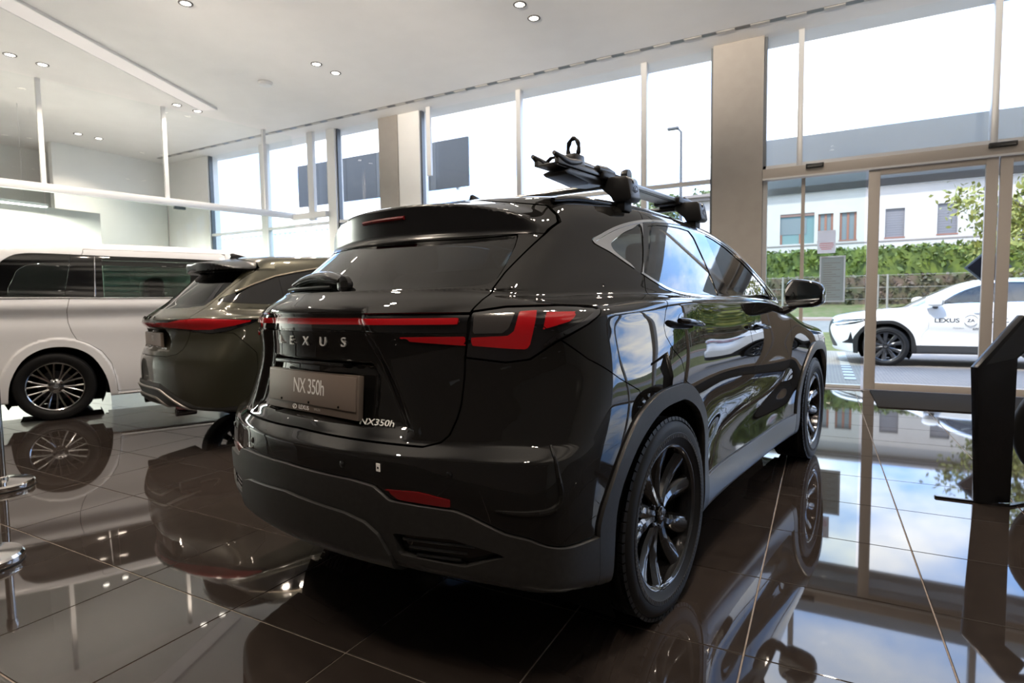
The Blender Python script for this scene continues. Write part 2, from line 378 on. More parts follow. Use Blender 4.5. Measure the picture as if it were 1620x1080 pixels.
def tile_mat():
    m = mat('floor_tile', (.03,.024,.021), .03, spec=.55)
    nt = m.node_tree; b = nt.nodes['Principled BSDF']
    oi = nt.nodes.new('ShaderNodeObjectInfo'); tc = nt.nodes.new('ShaderNodeTexCoord')
    ad = nt.nodes.new('ShaderNodeVectorMath'); ad.operation = 'ADD'; nt.links.new(tc.outputs['Object'], ad.inputs[0]); nt.links.new(oi.outputs['Location'], ad.inputs[1])
    n = nt.nodes.new('ShaderNodeTexNoise'); n.inputs['Scale'].default_value = 14; n.inputs['Detail'].default_value = 6; nt.links.new(ad.outputs[0], n.inputs['Vector'])
    mx = nt.nodes.new('ShaderNodeMath'); mx.operation = 'MULTIPLY_ADD'; mx.inputs[1].default_value = .35; nt.links.new(oi.outputs['Random'], mx.inputs[0]); nt.links.new(n.outputs['Fac'], mx.inputs[2])
    r = nt.nodes.new('ShaderNodeValToRGB'); r.color_ramp.elements[0].position = .35; r.color_ramp.elements[1].position = 1.
    r.color_ramp.elements[0].color = (.019,.0150,.0132,1); r.color_ramp.elements[1].color = (.032,.0255,.022,1)
    nt.links.new(mx.outputs[0], r.inputs['Fac']); nt.links.new(r.outputs[0], b.inputs['Base Color'])
tile_mat()
noise_mix(mat('grout', (.22,.18,.155), .85), (.19,.155,.13), (.25,.21,.18), 40)
noise_mix(mat('ceiling_paint', (.80,.785,.765), .85), (.79,.775,.755), (.81,.795,.775), 3)
noise_mix(mat('wall_white', (.88,.87,.855), .8), (.87,.86,.845), (.89,.88,.865), 3)
noise_mix(mat('wall_taupe', (.37,.34,.31), .7), (.36,.33,.30), (.38,.35,.32), 6)
noise_mix(mat('wall_grey', (.50,.48,.45), .75), (.49,.47,.44), (.51,.49,.46), 5)
noise_mix(mat('wall_brown', (.16,.12,.095), .6), (.14,.105,.08), (.18,.135,.11), 4)
mat('frame_taupe', (.44,.395,.355), .45); mat('frame_white', (.78,.78,.78), .45); mat('frame_grey', (.12,.13,.14), .4, .3); mat('frame_alu', (.62,.62,.62), .4, .2)
glass_mat('pane', (.93,.96,.95), 1.0, 1.5); glass_mat('pane_green', (.80,.90,.87), 1.0, 1.5)
mat('lamp_disc', (1,1,1), .5, emit=(1.,.90,.78), estr=6.); mat('lamp_strip', (1,1,1), .5, emit=(1.,.95,.88), estr=12.)
mat('black_plastic', (.012,.012,.013), .35); mat('white_plastic', (.75,.75,.74), .4); mat('slot_dark', (.10,.095,.09), .7)
noise_mix(mat('mat_fabric', (.03,.03,.03), .95, spec=0.), (.024,.023,.0225), (.036,.035,.034), 260, 2, bump=.3, bump_scale=300)
translucent_mat('canopy_glass', (.56,.565,.555)); translucent_mat('paper', (.80,.77,.79)); mat('paper_red', (.75,.35,.40), .6); translucent_mat('board_grey', (.45,.48,.465)); translucent_mat('board_frame', (.75,.76,.77))
mat('frame_alu_dark', (.20,.20,.20), .3, .9)
mat('stainless', (.72,.70,.68), .12, 1.)
mat('badge_silver', (.80,.80,.80), .32, .55)
mat('channel_glow', (.80,.77,.76), .8, emit=(1.,.90,.87), estr=.07)
# ---------------------------------------------------------------- the room
H = 4.74; WB = 6.45                        # ceiling height, line of the window front
def build_room():
    # floor: bedding with recessed joints, tiles laid on it
    fl = box('floor', -14.2, 10., -8., 6.62, -.12, -.0035, 'grout', kind='structure')
    S = .6; bm = bmesh.new(); b_box(bm, -S/2+.0026, S/2-.0026, -S/2+.0026, S/2-.0026, -.012, 0)
    top = [e for e in bm.edges if all(abs(v.co.z) < 1e-6 for v in e.verts)]
    bmesh.ops.bevel(bm, geom=top, offset=.0014, segments=1, affect='EDGES')
    me = bpy.data.meshes.new('tile'); bm.to_mesh(me); bm.free(); me.materials.append(MATS['floor_tile'])
    cells = []
    cp = Vector((1.39,-2.284)); fd = Vector((-.4756,.8796)); rt = Vector((.8796,.4756))
    for i in range(-20, 21):
        for j in range(-8, 18):
            x = -2.417+S*(i+.5); y = 2.093-S*(j+.5)
            if -14.1 < x-S/2 and x+S/2 < 9.9 and -7.9 < y-S/2 and y+S/2 < 6.75:
                d = Vector((x,y))-cp; z = d.dot(fd); inview = z > .9 and abs(d.dot(rt)/max(z,.01)) < 1.05
                hidden = x < -8.2 or (x < -4.9 and y > 1.6)
                cells.append(((0 if inview and not hidden else 1, d.length), x, y))
    cells.sort()
    for _, x, y in cells[:300]:
        o = bpy.data.objects.new('tile', me); o.location = (x, y, 0); link(o, fl)
    V = []; Fc = []
    for _, x, y in cells[300:]:
        k = len(V); h = S/2-.003; V += [(x-h,y-h,0),(x+h,y-h,0),(x+h,y+h,0),(x-h,y+h,0)]; Fc.append((k,k+1,k+2,k+3))
    mobj('outlying_tiles', V, Fc, 'floor_tile', fl, kind='stuff')
    # ceiling with slot diffuser and recessed channel
    ce = box('ceiling', -14.2, 10., -8., 6.9, H, H+.25, 'ceiling_paint', kind='structure')
    sd = empty('slot_diffuser', (0,0,0), label='long slotted air diffuser in the ceiling along the window front', cat='air diffuser')
    box('diffuser_track', -12.6, 8.5, 5.945, 6.035, H-.004, H-.0005, 'frame_grey', sd)
    bm0 = bmesh.new(); b_box(bm0, -.115, .115, 5.955, 6.025, H-.012, H-.003); me2 = bpy.data.meshes.new('slot_plate'); bm0.to_mesh(me2); bm0.free(); me2.materials.append(MATS['wall_grey'])
    x = -12.4
    while x < 8.4:
        o = bpy.data.objects.new('slot_plate', me2); o.location = (x,0,0); link(o, sd); x += .42
    # a raised strip running obliquely over the ceiling
    d = Vector((-1.42,3.42)).normalized(); ang = math.atan2(-d.x, d.y)
    tr = empty('ceiling_channel', (-8.36,4.42,H), ang, label='pale pinkish recessed lighting channel running obliquely across the ceiling', cat='ceiling channel')
    box('channel_side', -.17, -.15, -7., 0, -.045, -.0005, 'ceiling_paint', tr, .006); box('channel_side', .15, .17, -7., 0, -.045, -.0005, 'ceiling_paint', tr, .006)
    box('channel_bed', -.15, .15, -7., 0, -.035, -.0005, 'channel_glow', tr)
    # downlights: pairs on a regular grid
    bmr = bmesh.new(); b_lathe(bmr, [(.080,-.001),(.080,-.006),(.070,-.011),(.058,-.009),(.058,-.004),(.057,-.0015)], 28, 'Z'); 
    for f in list(bmr.faces):
        if len(f.verts) > 4: bmr.faces.remove(f)
    mr = bpy.data.meshes.new('lamp_ring'); bmr.to_mesh(mr); bmr.free(); mr.materials.append(MATS['slot_dark']); mr.polygons.foreach_set('use_smooth', [True]*len(mr.polygons))
    bmd = bmesh.new(); bmesh.ops.create_circle(bmd, cap_ends=True, segments=24, radius=.056); bmesh.ops.reverse_faces(bmd, faces=bmd.faces[:]); md = bpy.data.meshes.new('lamp_lens'); bmd.to_mesh(md); bmd.free(); md.materials.append(MATS['lamp_disc'])
    spot = bpy.data.lights.new('downlight_spot', 'SPOT'); spot.energy = 65.; spot.color = (1.,.84,.68); spot.spot_size = math.radians(125); spot.spot_blend = .8; spot.shadow_soft_size = .06
    lab = {(-1.855,1): 'above the black car, nearer the window front', (-1.855,0): 'above the black car, further from the window front',
           (-5.24,1): 'beside the smoke detector, nearer the windows', (-5.24,0): 'beside the smoke detector, further from the windows',
           (-8.66,1): 'at the end of the ceiling channel, nearer the windows', (-8.66,0): 'at the end of the ceiling channel, further from the windows',
           (-12.0,1): 'behind the glass partition, nearer the windows', (-12.0,0): 'behind the glass partition, further from the windows'}
    for a in (-12.0,-8.66,-5.24,-1.855,1.54,4.93):
        for row, b0 in enumerate((4.03,1.67,-.70,-3.07)):
            if row and a in (-12.0,4.93) or row == 3 and a < -2: continue
            for k in (0,1):
                b = b0+.38*k
                if row == 0 and (a,k) in lab: L = 'small round recessed ceiling downlight '+lab[(a,k)]
                elif row == 1 and a == -8.66: L = 'small round downlight at the left picture edge beside the ceiling channel, '+('right of its pair' if k else 'left of its pair')
                elif row == 1 and a == -5.24 and k: L = 'small round downlight cut by the top picture edge'
                else: L = 'round recessed ceiling downlight outside the picture'
                dl = empty('downlight', (a,b,H), 0, label=L, cat='downlight', group='recessed ceiling downlights')
                for nm, mm, z in (('lamp_ring', mr, 0), ('lamp_lens', md, -.003)):
                    o = bpy.data.objects.new(nm, mm); o.location = (0,0,z); link(o, dl)
                o = bpy.data.objects.new('lamp_light', spot); o.location = (0,0,-.02); link(o, dl)
    sm = empty('smoke_detector', (-6.47,4.12,H), 0, label='flat round white smoke detector on the ceiling', cat='smoke detector')
    lathe('detector_base', [(.0,-.0005),(.11,-.0005),(.112,-.02),(.10,-.03)], 'white_plastic', sm, 32); lathe('detector_head', [(.098,-.03),(.09,-.048),(.05,-.058),(0,-.06)], 'white_plastic', sm, 32)
    # outer walls out of view, closing the room
    box('wall_back', -14.2, 10., -8.2, -8., -.1, H+.2, 'wall_brown', kind='structure');  box('wall_left', -14.4, -14.2, -8.2, 6.9, -.1, H+.2, 'wall_white', kind='structure')
    box('wall_right', 10., 10.2, -8.2, 6.9, -.1, H+.2, 'wall_grey', kind='structure')
    # added fill lamps, unseen behind the camera, put in to brighten the ceiling
    up = bpy.data.lights.new('added_fill_beam', 'SPOT'); up.energy = 3400.; up.color = (1.,.89,.76); up.spot_size = math.radians(25); up.spot_blend = 1.; up.shadow_soft_size = .35
    for k in range(6):
        x = -4.2+2.5*k; ul = empty('added_uplighter', (x,-7.99,2.9), label='white wall-mounted uplighter on the back wall', cat='lamp', group='uplighters on the back wall')
        prism('added_lamp_trough', [(0,-.10),(.16,-.10),(.20,.02),(.18,.02),(.15,-.08),(0,-.08)], 'x', -.25, .25, 'white_plastic', ul)
        lo = bpy.data.objects.new('lamp_light', up); lo.location = (0,.12,.03); lo.rotation_euler = (math.radians(90+11.5),0,0); link(lo, ul)
    # window front: columns, posts, heads
    box('wall_front', -14.2, -11.42, WB-.03, WB+.25, -.1, H-.001, 'wall_white', kind='structure')
    box('column_taupe', -.02, .64, WB-.06, WB+.42, 0, H-.001, 'wall_taupe', kind='structure')
    box('column_beige', -6.16, -5.70, WB-.05, WB+.30, 0, H-.001, 'wall_taupe', kind='structure'); box('column_panel', -5.698, -5.20, WB-.03, WB+.22, 0, H-.001, 'wall_white', kind='structure')
    def window(n, a0, a1, z0, z1, mull, rails, fm='frame_white', mw=.05, edge=None):
        w = empty('window_%d' % n, (0,0,0), kind='structure')
        xs = [a0]+[m for m in mull]+[a1]
        for m in mull: box('mullion', m-mw, m+mw, WB-.02, WB+.10, z0, z1, fm, w, .004)
        for s, e in ((a0,a0+.035),(a1-.035,a1)): box('frame_side', s, e, WB, WB+.09, z0, z1, edge or 'frame_grey', w)
        box('frame_sill', a0, a1, WB, WB+.09, z0, z0+.06, fm, w)
        for rz in rails: box('transom', a0+.036, a1-.036, WB-.015, WB+.08, rz-.028, rz+.028, fm, w)
        cuts = [z0+.06]+list(rails)+[z1]
        for p, q in zip(xs[:-1], xs[1:]):
            for c0, c1 in zip(cuts[:-1], cuts[1:]):
                mobj('pane', [(p,WB+.045,c0),(q,WB+.045,c0),(q,WB+.045,c1),(p,WB+.045,c1)], [(0,1,2,3)], 'pane', w)
        return w
    window(1, -11.42, -7.54, 0, H-.002, [-9.51], [2.89], mw=.11)
    box('trim_1', -7.538, -7.31, WB-.05, WB+.16, 0, H-.001, 'wall_white', kind='structure')
    window(2, -7.308, -6.162, 0, H-.002, [], [2.89])
    window(3, -5.198, -.022, 0, H-.002, [-3.15,-1.02], [2.89], mw=.045, fm='frame_alu')
    window(4, .642, 9.98, 2.952, H-.002, [1.09,3.13,5.3,7.5], [], mw=.035, fm='frame_alu')
    # entrance: header, side light, sliding leaves
    hd = empty('trim_2', (0,0,0), kind='structure'); box('door_header', .645, 9.98, WB-.10, WB+.12, 2.82, 2.95, 'frame_taupe', hd, .004)
    box('header_lip', .645, 9.98, WB-.108, WB-.10, 2.80, 2.822, 'frame_alu', hd)
    for k, (a0, L) in enumerate(((1.17,'black motion sensor bar on the door header above the fixed side light'),(3.06,'black motion sensor bar on the door header above the sliding door joint'))):
        se = empty('motion_sensor', (a0,WB-.102,2.925), label=L, cat='sensor', group='entrance motion sensors'); wdt = .21 if k == 0 else .26
        box('sensor_case', 0, wdt, -.045, 0, -.03, .028, 'black_plastic', se, .008, 2); box('sensor_window', .02, wdt-.02, -.048, -.045, -.02, .0, 'gloss_black', se)
    w5 = empty('window_5', (0,0,0), kind='structure')
    box('mullion', 1.12, 1.165, WB, WB+.05, .04, 2.80, 'frame_taupe', w5); box('frame_side', .645, .70, WB, WB+.06, 0, 2.80, 'frame_alu', w5); box('frame_sill', .70, 1.86, WB, WB+.06, 0, .04, 'frame_alu', w5)
    for p, q in ((.70,1.12),(1.165,1.86)): mobj('pane', [(p,WB+.025,.04),(q,WB+.025,.04),(q,WB+.025,2.80),(p,WB+.025,2.80)], [(0,1,2,3)], 'pane_green', w5)
    def leaf(n, a0, a1, sl, sr):
        dr = empty('door_%d' % n, (0,0,0), kind='structure'); y0, y1 = WB-.075, WB-.02
        box('stile', a0, a0+sl, y0, y1, .005, 2.80, 'frame_taupe', dr, .003); box('stile', a1-sr, a1, y0, y1, .005, 2.80, 'frame_taupe', dr, .003)
        box('bottom_rail', a0+sl, a1-sr, y0, y1, .005, .092, 'frame_taupe', dr, .003); box('top_rail', a0+sl, a1-sr, y0, y1, 2.725, 2.80, 'frame_taupe', dr, .003)
        mobj('pane', [(a0+sl,WB-.047,.092),(a1-sr,WB-.047,.092),(a1-sr,WB-.047,2.725),(a0+sl,WB-.047,2.725)], [(0,1,2,3)], 'pane', dr)
    leaf(1, 1.885, 3.172, .125, .115); leaf(2, 3.188, 4.48, .115, .125)
    window(6, 4.5, 9.98, 0, 2.80, [6.0,7.5], [])
    tag(box('door_mat', 1.95, 4.4, 5.0, 6.28, .0005, .012, 'mat_fabric', bev=.004), 'dark grey entrance mat on the floor before the sliding doors', 'door mat')
    # notices on the glass
    no = empty('notice_sheet', (0,WB+.018,0), label='white notice sheet with red print stuck on the entrance side light', cat='notice')
    box('sheet', 1.325, 1.535, -.002, 0, 1.785, 2.085, 'paper', no); box('camera_print', 1.40, 1.475, -.003, -.002, -.012, .012, 'black_plastic', no, mt=Matrix.Translation((0,0,1.975)) @ Matrix.Rotation(.17,4,'Y'))
    for k, (zz, w_) in enumerate(((1.915,.16),(1.89,.17),(1.865,.15),(1.84,.12))): box('print_line', 1.43-w_/2, 1.43+w_/2, -.003, -.002, zz-.006, zz+.006, 'paper_red', no)
    nb = empty('notice_board', (0,WB+.016,0), label='tall grey framed information panel on the entrance side light', cat='notice board')
    box('board', 1.375, 1.635, -.012, 0, 1.155, 1.725, 'board_grey', nb)
    for x0,x1,z0,z1 in ((1.355,1.375,1.135,1.745),(1.635,1.655,1.135,1.745),(1.375,1.635,1.725,1.745),(1.375,1.635,1.135,1.155)): box('board_edge', x0, x1, -.016, 0, z0, z1, 'board_frame', nb)
    for k in range(16): box('print_line', 1.40, 1.60-.05*((k*7)%3), -.0128, -.012, 1.20+.03*k, 1.208+.03*k, 'plate_dim', nb)
    # glass partition of the office, at an angle to the front
    ang = -math.radians(11.56); pt = empty('wall_partition', (-9.32,2.25,0), ang, kind='structure')
    s1 = 4.20
    box('beam', -.05, .05, -6., s1, 3.02, 3.14, 'frame_white', pt, .004)
    for s in (-3.55,-1.77,0,1.75,3.58): box('post', -.03, .03, s-.03, s+.03, 3.14, H-.001, 'frame_white', pt)
    for p, q in ((-6.,-3.55),(-3.55,-1.77),(-1.77,0),(0,1.75),(1.75,3.58),(3.58,s1)):
        mobj('upper_pane', [(0,p,3.14),(0,q,3.14),(0,q,H-.002),(0,p,H-.002)], [(0,1,2,3)], 'pane', pt)
        mobj('lower_pane', [(0,p+.004,0.02),(0,q-.004,0.02),(0,q-.004,3.02),(0,p+.004,3.02)], [(0,1,2,3)], 'pane_green', pt)
    box('beam_return', 0, .98, -.05, .05, 2.99, 3.11, 'frame_white', pt, .004, mt=Matrix.Translation((0,s1-.03,0)) @ Matrix.Rotation(-ang,4,'Z'))
    box('door_closer', -.06, -.01, 1.86, 2.05, 2.97, 3.018, 'frame_grey', pt)
    # office inside
    box('wall_office', -11.75, -11.6, 1.6, 4.15, 0, 3.12, 'wall_grey', kind='structure'); box('wall_bulkhead', -14.18, -11.76, -3., 1.4, 2.85, 3.6, 'wall_white', kind='structure')
    ls = empty('linear_lamp', (-10.9,0,3.02), label='slim glowing linear lamp hanging in the office at the left edge', cat='lamp')
    box('lamp_body', -.03, .03, .3, 2.95, .0, .05, 'white_plastic', ls); box('diffuser', -.026, .026, .32, 2.93, -.012, .0, 'lamp_strip', ls)
    al = bpy.data.lights.new('linear_light', 'AREA'); al.shape = 'RECTANGLE'; al.size = .06; al.size_y = 2.6; al.energy = 700.; al.color = (1.,.95,.88)
    lo = bpy.data.objects.new('lamp_light', al); lo.location = (0,1.62,-.02); link(lo, ls)
    for y in (.6,2.6): tube('cable', [(0,y,.05),(0,y,H-3.02)], .003, 'frame_alu', ls, 6)
    box('trim_3', -4.99, -4.90, WB-.10, WB-.05, 3.52, H-.001, 'frame_white', kind='structure'); box('trim_4', -8.02, -7.86, WB-.12, WB-.04, 2.95, H-.001, 'frame_white', kind='structure')
    box('wall_inner', -13.2, -13.05, 4.0, 6.4, 0, H-.001, 'wall_white', kind='structure')
build_room()
# ---------------------------------------------------------------- outside
noise_mix(mat('paving', (.27,.228,.19), .85), (.245,.205,.17), (.295,.25,.21), 2.5, 6, bump=.1, bump_scale=60)
noise_mix(mat('verge', (.085,.088,.022), .95), (.065,.073,.018), (.125,.118,.035), 4, 6, bump=.5, bump_scale=80); noise_mix(mat('road', (.16,.148,.14), .9), (.145,.136,.128), (.175,.163,.152), 3, 5)
noise_mix(mat('bank', (.08,.095,.025), .95), (.07,.09,.02), (.12,.105,.05), 3, 6, bump=.5, bump_scale=70); mat('kerb', (.25,.18,.155), .85); mat('road_paint', (.4,.4,.4), .7)
noise_mix(mat('render_white', (.37,.345,.325), .8), (.36,.335,.315), (.38,.355,.335), 1.5, 4); mat('roof_edge', (.17,.145,.13), .7); mat('shutter', (.13,.126,.137), .6); mat('shutter_dark', (.22,.20,.21), .6)
mat('window_red', (.20,.08,.05), .6); mat('window_glass', (.10,.16,.15), .08); mat('curtain', (.12,.14,.15), .7); mat('fascia', (.16,.09,.075), .6)
def leafmat(n, c1, c2): noise_mix(mat(n, c1, .6), c1, c2, 2.5, 5)
leafmat('hedge_leaf', (.035,.062,.004), (.10,.135,.010)); leafmat('scrub_leaf', (.045,.052,.015), (.10,.066,.043)); leafmat('tree_leaf', (.10,.125,.012), (.24,.23,.05)); leafmat('far_leaf', (.06,.10,.03), (.16,.18,.08))
mat('pole_grey', (.05,.052,.055), .5); mat('sign_blue', (.20,.24,.28), .4); mat('sign_dark', (.008,.012,.025), .4); mat('bark', (.10,.075,.055), .9); mat('mesh_fence', (.20,.19,.16), .6); mat('corrugated', (.50,.57,.62), .5); mat('dark_panel', (.014,.016,.018), .5); mat('dark_panel2', (.035,.038,.04), .5)
def sett_pattern(m):
    nt = m.node_tree; b = nt.nodes['Principled BSDF']; src = b.inputs['Base Color'].links[0].from_socket
    tc = nt.nodes.new('ShaderNodeTexCoord'); br = nt.nodes.new('ShaderNodeTexBrick'); br.inputs['Scale'].default_value = 5.; br.inputs['Mortar Size'].default_value = .03
    nt.links.new(tc.outputs['Object'], br.inputs['Vector']); br.inputs['Mortar'].default_value = (.11,.10,.09,1); br.inputs['Color2'].default_value = (.24,.20,.17,1)
    nt.links.new(src, br.inputs['Color1']); nt.links.new(br.outputs['Color'], b.inputs['Base Color'])
sett_pattern(MATS['paving'])
def leaves(name, n, sampler, size, m, parent=None, seed=1, **t):
    """a mass of small bent leaves"""
    rg = np.random.RandomState(seed); P = sampler(rg, n); A = rg.normal(size=(n,3)); A /= np.linalg.norm(A,axis=1,keepdims=True); B = np.cross(A, rg.normal(size=(n,3))); B /= np.linalg.norm(B,axis=1,keepdims=True)
    s = (size*(.6+.8*rg.rand(n)))[:,None]; Nn = np.cross(A,B)
    V = np.stack([P-A*s, P+B*s*.5+Nn*s*.12, P+A*s, P-B*s*.5+Nn*s*.12],1).reshape(-1,3); Fc = np.arange(4*n).reshape(n,4)
    return mobj(name, V, Fc, m, parent, **t)
def build_outside():
    # ground: paving, verge, road, kerb, bank (gently rising away from the building)
    prof = [(6.62,-.02),(8.2,-.12),(14.,-.11),(16.5,.22),(19.5,.45),(19.51,.52),(20.,.56),(22.2,1.0),(60.,1.6)]; names = ['threshold_ramp','pavement','verge','road_far','kerb_face','kerb_top','grass_bank','ground_far']; mts = ['paving','paving','verge','road','kerb','kerb','bank','bank']
    for (b0,z0),(b1,z1),nm,mt in zip(prof[:-1],prof[1:],names,mts):
        mobj(nm, [(-60,b0,z0),(60,b0,z0),(60,b1,z1),(-60,b1,z1)], [(0,1,2,3)], mt, kind='structure')
    mobj('forecourt', [(10.,-60,-.02),(60,-60,-.02),(60,6.62,-.02),(10.,6.62,-.02)], [(0,1,2,3)], 'paving', kind='structure')
    mobj('yard', [(-60,-60,-.025),(10.,-60,-.025),(10.,-8.2,-.025),(-60,-8.2,-.025)], [(0,1,2,3)], 'paving', kind='structure')
    # paving setts, the white parking line of single blocks
    pl = empty('parking_line', (0,0,0), label='broken white line of paving blocks before the entrance', cat='road marking')
    for k in range(12):
        y = 8.3+.45*k; box('block', 1.74, 1.90, y, y+.28, -.135, -.108, 'road_paint', pl)
    # canopy over the entrance
    cn = empty('canopy', (0,0,0), label='blue-grey metal canopy fascia outside above the entrance doors', cat='canopy')
    box('fascia_panel', .62, 10.5, 7.15, 7.22, 2.80, 3.53, 'canopy_glass', cn); box('soffit', .62, 10.5, WB+.13, 7.15, 2.96, 3.0, 'canopy_glass', cn); box('gutter', .62, 10.5, 7.08, 7.15, 2.70, 2.80, 'frame_alu', cn)
    # white house across the street
    hs = empty('house', (0,31.,0), label='long white rendered house with red framed windows across the street', cat='house')
    def wl(x0,x1,z0,z1): box('wall', x0, x1, 0, .3, z0, z1, 'render_white', hs)
    wins = [(-.60,.98,4.02,5.57,'shop'),(1.15,1.82,4.10,5.46,'red'),(2.10,2.83,4.10,5.45,'red'),(4.02,4.80,4.10,5.46,'shut'),(6.07,6.83,4.13,5.53,'shut'),(8.2,9.0,4.13,5.53,'shut'),(10.4,11.2,4.13,5.53,'shut')]
    wl(-5.2,18,5.57,6.8); wl(-5.2,18,1.0,4.02)
    xp = -5.2
    for x0,x1,z0,z1,k in wins:
        wl(xp,x0,4.02,5.57); xp = x1
        if z0 > 4.03: wl(x0,x1,4.02,z0)
        if z1 < 5.56: wl(x0,x1,z1,5.57)
        wn = empty('house_window', ((x0+x1)/2,.10,(z0+z1)/2), 0, hs); w2,h2 = (x1-x0)/2,(z1-z0)/2
        if k == 'shut':
            n = 12; box('blind_back', -w2, w2, .03, .06, -h2, h2, 'shutter_dark', wn)
            for i in range(n): box('blind_slat', -w2, w2, 0, .03, -h2+2*h2*i/n+.004, -h2+2*h2*(i+1)/n-.003, 'shutter', wn)
            box('window_sill', -w2-.03, w2+.03, -.12, .05, -h2-.06, -h2, 'window_red', wn)
        elif k == 'red':
            box('window_pane', -w2, w2, .03, .05, -h2, h2, 'curtain', wn)
            for xx in (-w2,-.05,w2-.10): box('window_bar', xx, xx+.10, 0, .04, -h2, h2, 'window_red', wn)
            box('window_sill', -w2-.03, w2+.03, -.12, .05, -h2-.06, -h2, 'window_red', wn)
        else:
            box('window_pane', -w2, w2, .03, .05, -h2, h2, 'window_glass', wn); box('blind', -w2, w2*.55, .0, .03, -h2*.35, h2*.7, 'curtain', wn); box('fascia_board', -w2, w2, -.06, .03, h2*.82, h2, 'fascia', wn)
            for xx in (-w2,0.1): box('window_bar', xx, xx+.09, -.02, .03, -h2, -h2*.35, 'window_red', wn)
    wl(xp,18,4.02,5.57); box('roof_overhang', -5.5, 18.3, -.5, .6, 6.8, 6.95, 'roof_edge', hs); box('roof_soffit', -5.3, 18.1, -.3, .1, 6.62, 6.8, 'roof_edge', hs); box('string_course', -5.2, 18, -.03, 0, 3.90, 3.96, 'roof_edge', hs)
    # hedges
    def hs1(rg,n): return np.stack([rg.uniform(-16,16,n), 22.9+np.clip(rg.normal(0,.2,n),-.4,.4), 2.13+rg.rand(n)**.7*.95],1)
    def hs2(rg,n): return np.stack([rg.uniform(-16,16,n), 22.05+np.clip(rg.normal(0,.12,n),-.25,.25), 1.0+rg.rand(n)*1.0],1)
    box('hedge_core', -16, 16, 22.75, 23.1, 1.2, 2.98, 'hedge_leaf', tag(leaves('hedge', 9000, hs1, .10, 'hedge_leaf', seed=3), 'clipped bright green hedge along the bank below the white house', 'hedge', kind='stuff'))
    box('scrub_core', -16, 16, 22.0, 22.2, .9, 1.95, 'scrub_leaf', tag(leaves('scrub', 7000, hs2, .09, 'scrub_leaf', seed=4), 'brownish green scrub growing behind the wire fence under the hedge', 'scrub', kind='stuff'))
    fn = empty('wire_fence', (0,21.4,0), label='low pale wire fence on the grass bank before the scrub', cat='fence')
    for k in range(9):
        x = -8.9+3.0*k
        for dx in (0,.28) if k == 4 else (0,): tube('fence_post', [(x+dx,0,.8),(x+dx,0,2.0)], .035, 'mesh_fence', fn, 8)
    for z in (1.15,1.55,1.97): tube('fence_wire', [(-9.,0,z),(15.2,0,z)], .008, 'mesh_fence', fn, 5)
    # tree at the right
    tr = empty('street_tree', (6.9,17.5,.35), label='light yellow-green leafy tree at the right before the white house', cat='tree')
    tube('trunk', [(0,0,-.1),(.05,0,1.0),(-.05,.1,2.0),(.1,0,3.2)], [.16,.13,.10,.06], 'bark', tr, 10)
    for k in range(7):
        a = k*2.4; tube('branch', [(0,0,1.3+.25*k),(.6*math.cos(a),.6*math.sin(a),1.9+.25*k),(1.3*math.cos(a),1.1*math.sin(a),2.3+.27*k)], [.05,.035,.015], 'bark', tr, 6)
    def ts(rg,n):
        c = rg.normal(size=(46,3))*np.array([.95,.8,.9])+np.array([-.15,0,2.9]); k = rg.randint(0,46,n); return c[k]+rg.normal(size=(n,3))*.26
    leaves('crown', 5200, ts, .085, 'tree_leaf', tr, 5)
    # trees behind the house, seen beside the column
    for i, (x, z, s) in enumerate(((-10.6,6.6,1.1),(-7.4,6.9,1.1),(-4.2,7.1,1.1),(-1.,6.8,1.1))):
        t2 = empty('far_tree', (x*1.25,40.,0), label='hazy green tree beyond the house roof, '+('leftmost of its row','second of its row from the left','third of its row from the left','rightmost of its row')[i], cat='tree', group='trees beyond the house')
        tube('trunk', [(0,0,1.2),(0,0,z)], [.25,.12], 'bark', t2, 8)
        leaves('crown', 900, lambda rg,n: np.clip(rg.normal(size=(n,3)),-1.7,1.7)*np.array([.8,.6,.6])*s+np.array([0,0,z+.6]), .22, 'far_leaf', t2, 20+i)
    rs = empty('road_sign', (3.47,8.2,0), label='dark blue diamond-shaped sign outside behind the sliding door joint', cat='sign')
    tube('sign_pole', [(0,.03,-.13),(0,.03,1.75)], .03, 'pole_grey', rs, 10); prism('sign_plate', [(-.27,1.60),(0,1.33),(.27,1.60),(0,1.87)], 'y', -.006, .006, 'sign_blue', rs); prism('sign_face', [(-.235,1.60),(0,1.365),(.235,1.60),(0,1.835)], 'y', -.009, -.006, 'sign_dark', rs)
    # street lamp
    sl = empty('street_lamp', (-4.42,25.,0), label='tall thin street lamp standing outside left of the taupe column', cat='street lamp')
    tube('lamp_post', [(0,0,1.1),(0,0,8.9)], [.09,.06], 'pole_grey', sl, 10); tube('lamp_arm', [(0,0,8.88),(-.12,0,9.02),(-.25,0,9.06)], .05, 'pole_grey', sl, 8); box('lamp_head', -.62, -.10, -.13, .13, 9.02, 9.14, 'pole_grey', sl, .03)
    # corrugated fence and dark board at the left
    cf = empty('metal_fence', (0,12.,0), label='pale blue corrugated metal fence outside at the left', cat='fence')
    for k in range(48):
        x = -25.+.26*k; prism('fence_sheet', [(x,0),(x+.06,-.03),(x+.18,-.03),(x+.24,0),(x+.24,.012),(x+.18,-.018),(x+.06,-.018),(x,.012)], 'z', .0, 3.78, 'corrugated', cf)
    box('fence_cap', -25.05, -12.5, -.05, .04, 3.78, 3.86, 'frame_white', cf)
    dp = empty('dark_board', (0,10.,0), label='wide dark grey board standing outside on slim white posts', cat='board')
    xs = [-12.45,-11.6,-10.5,-9.4,-9.15,-7.6,-7.4,-6.42]
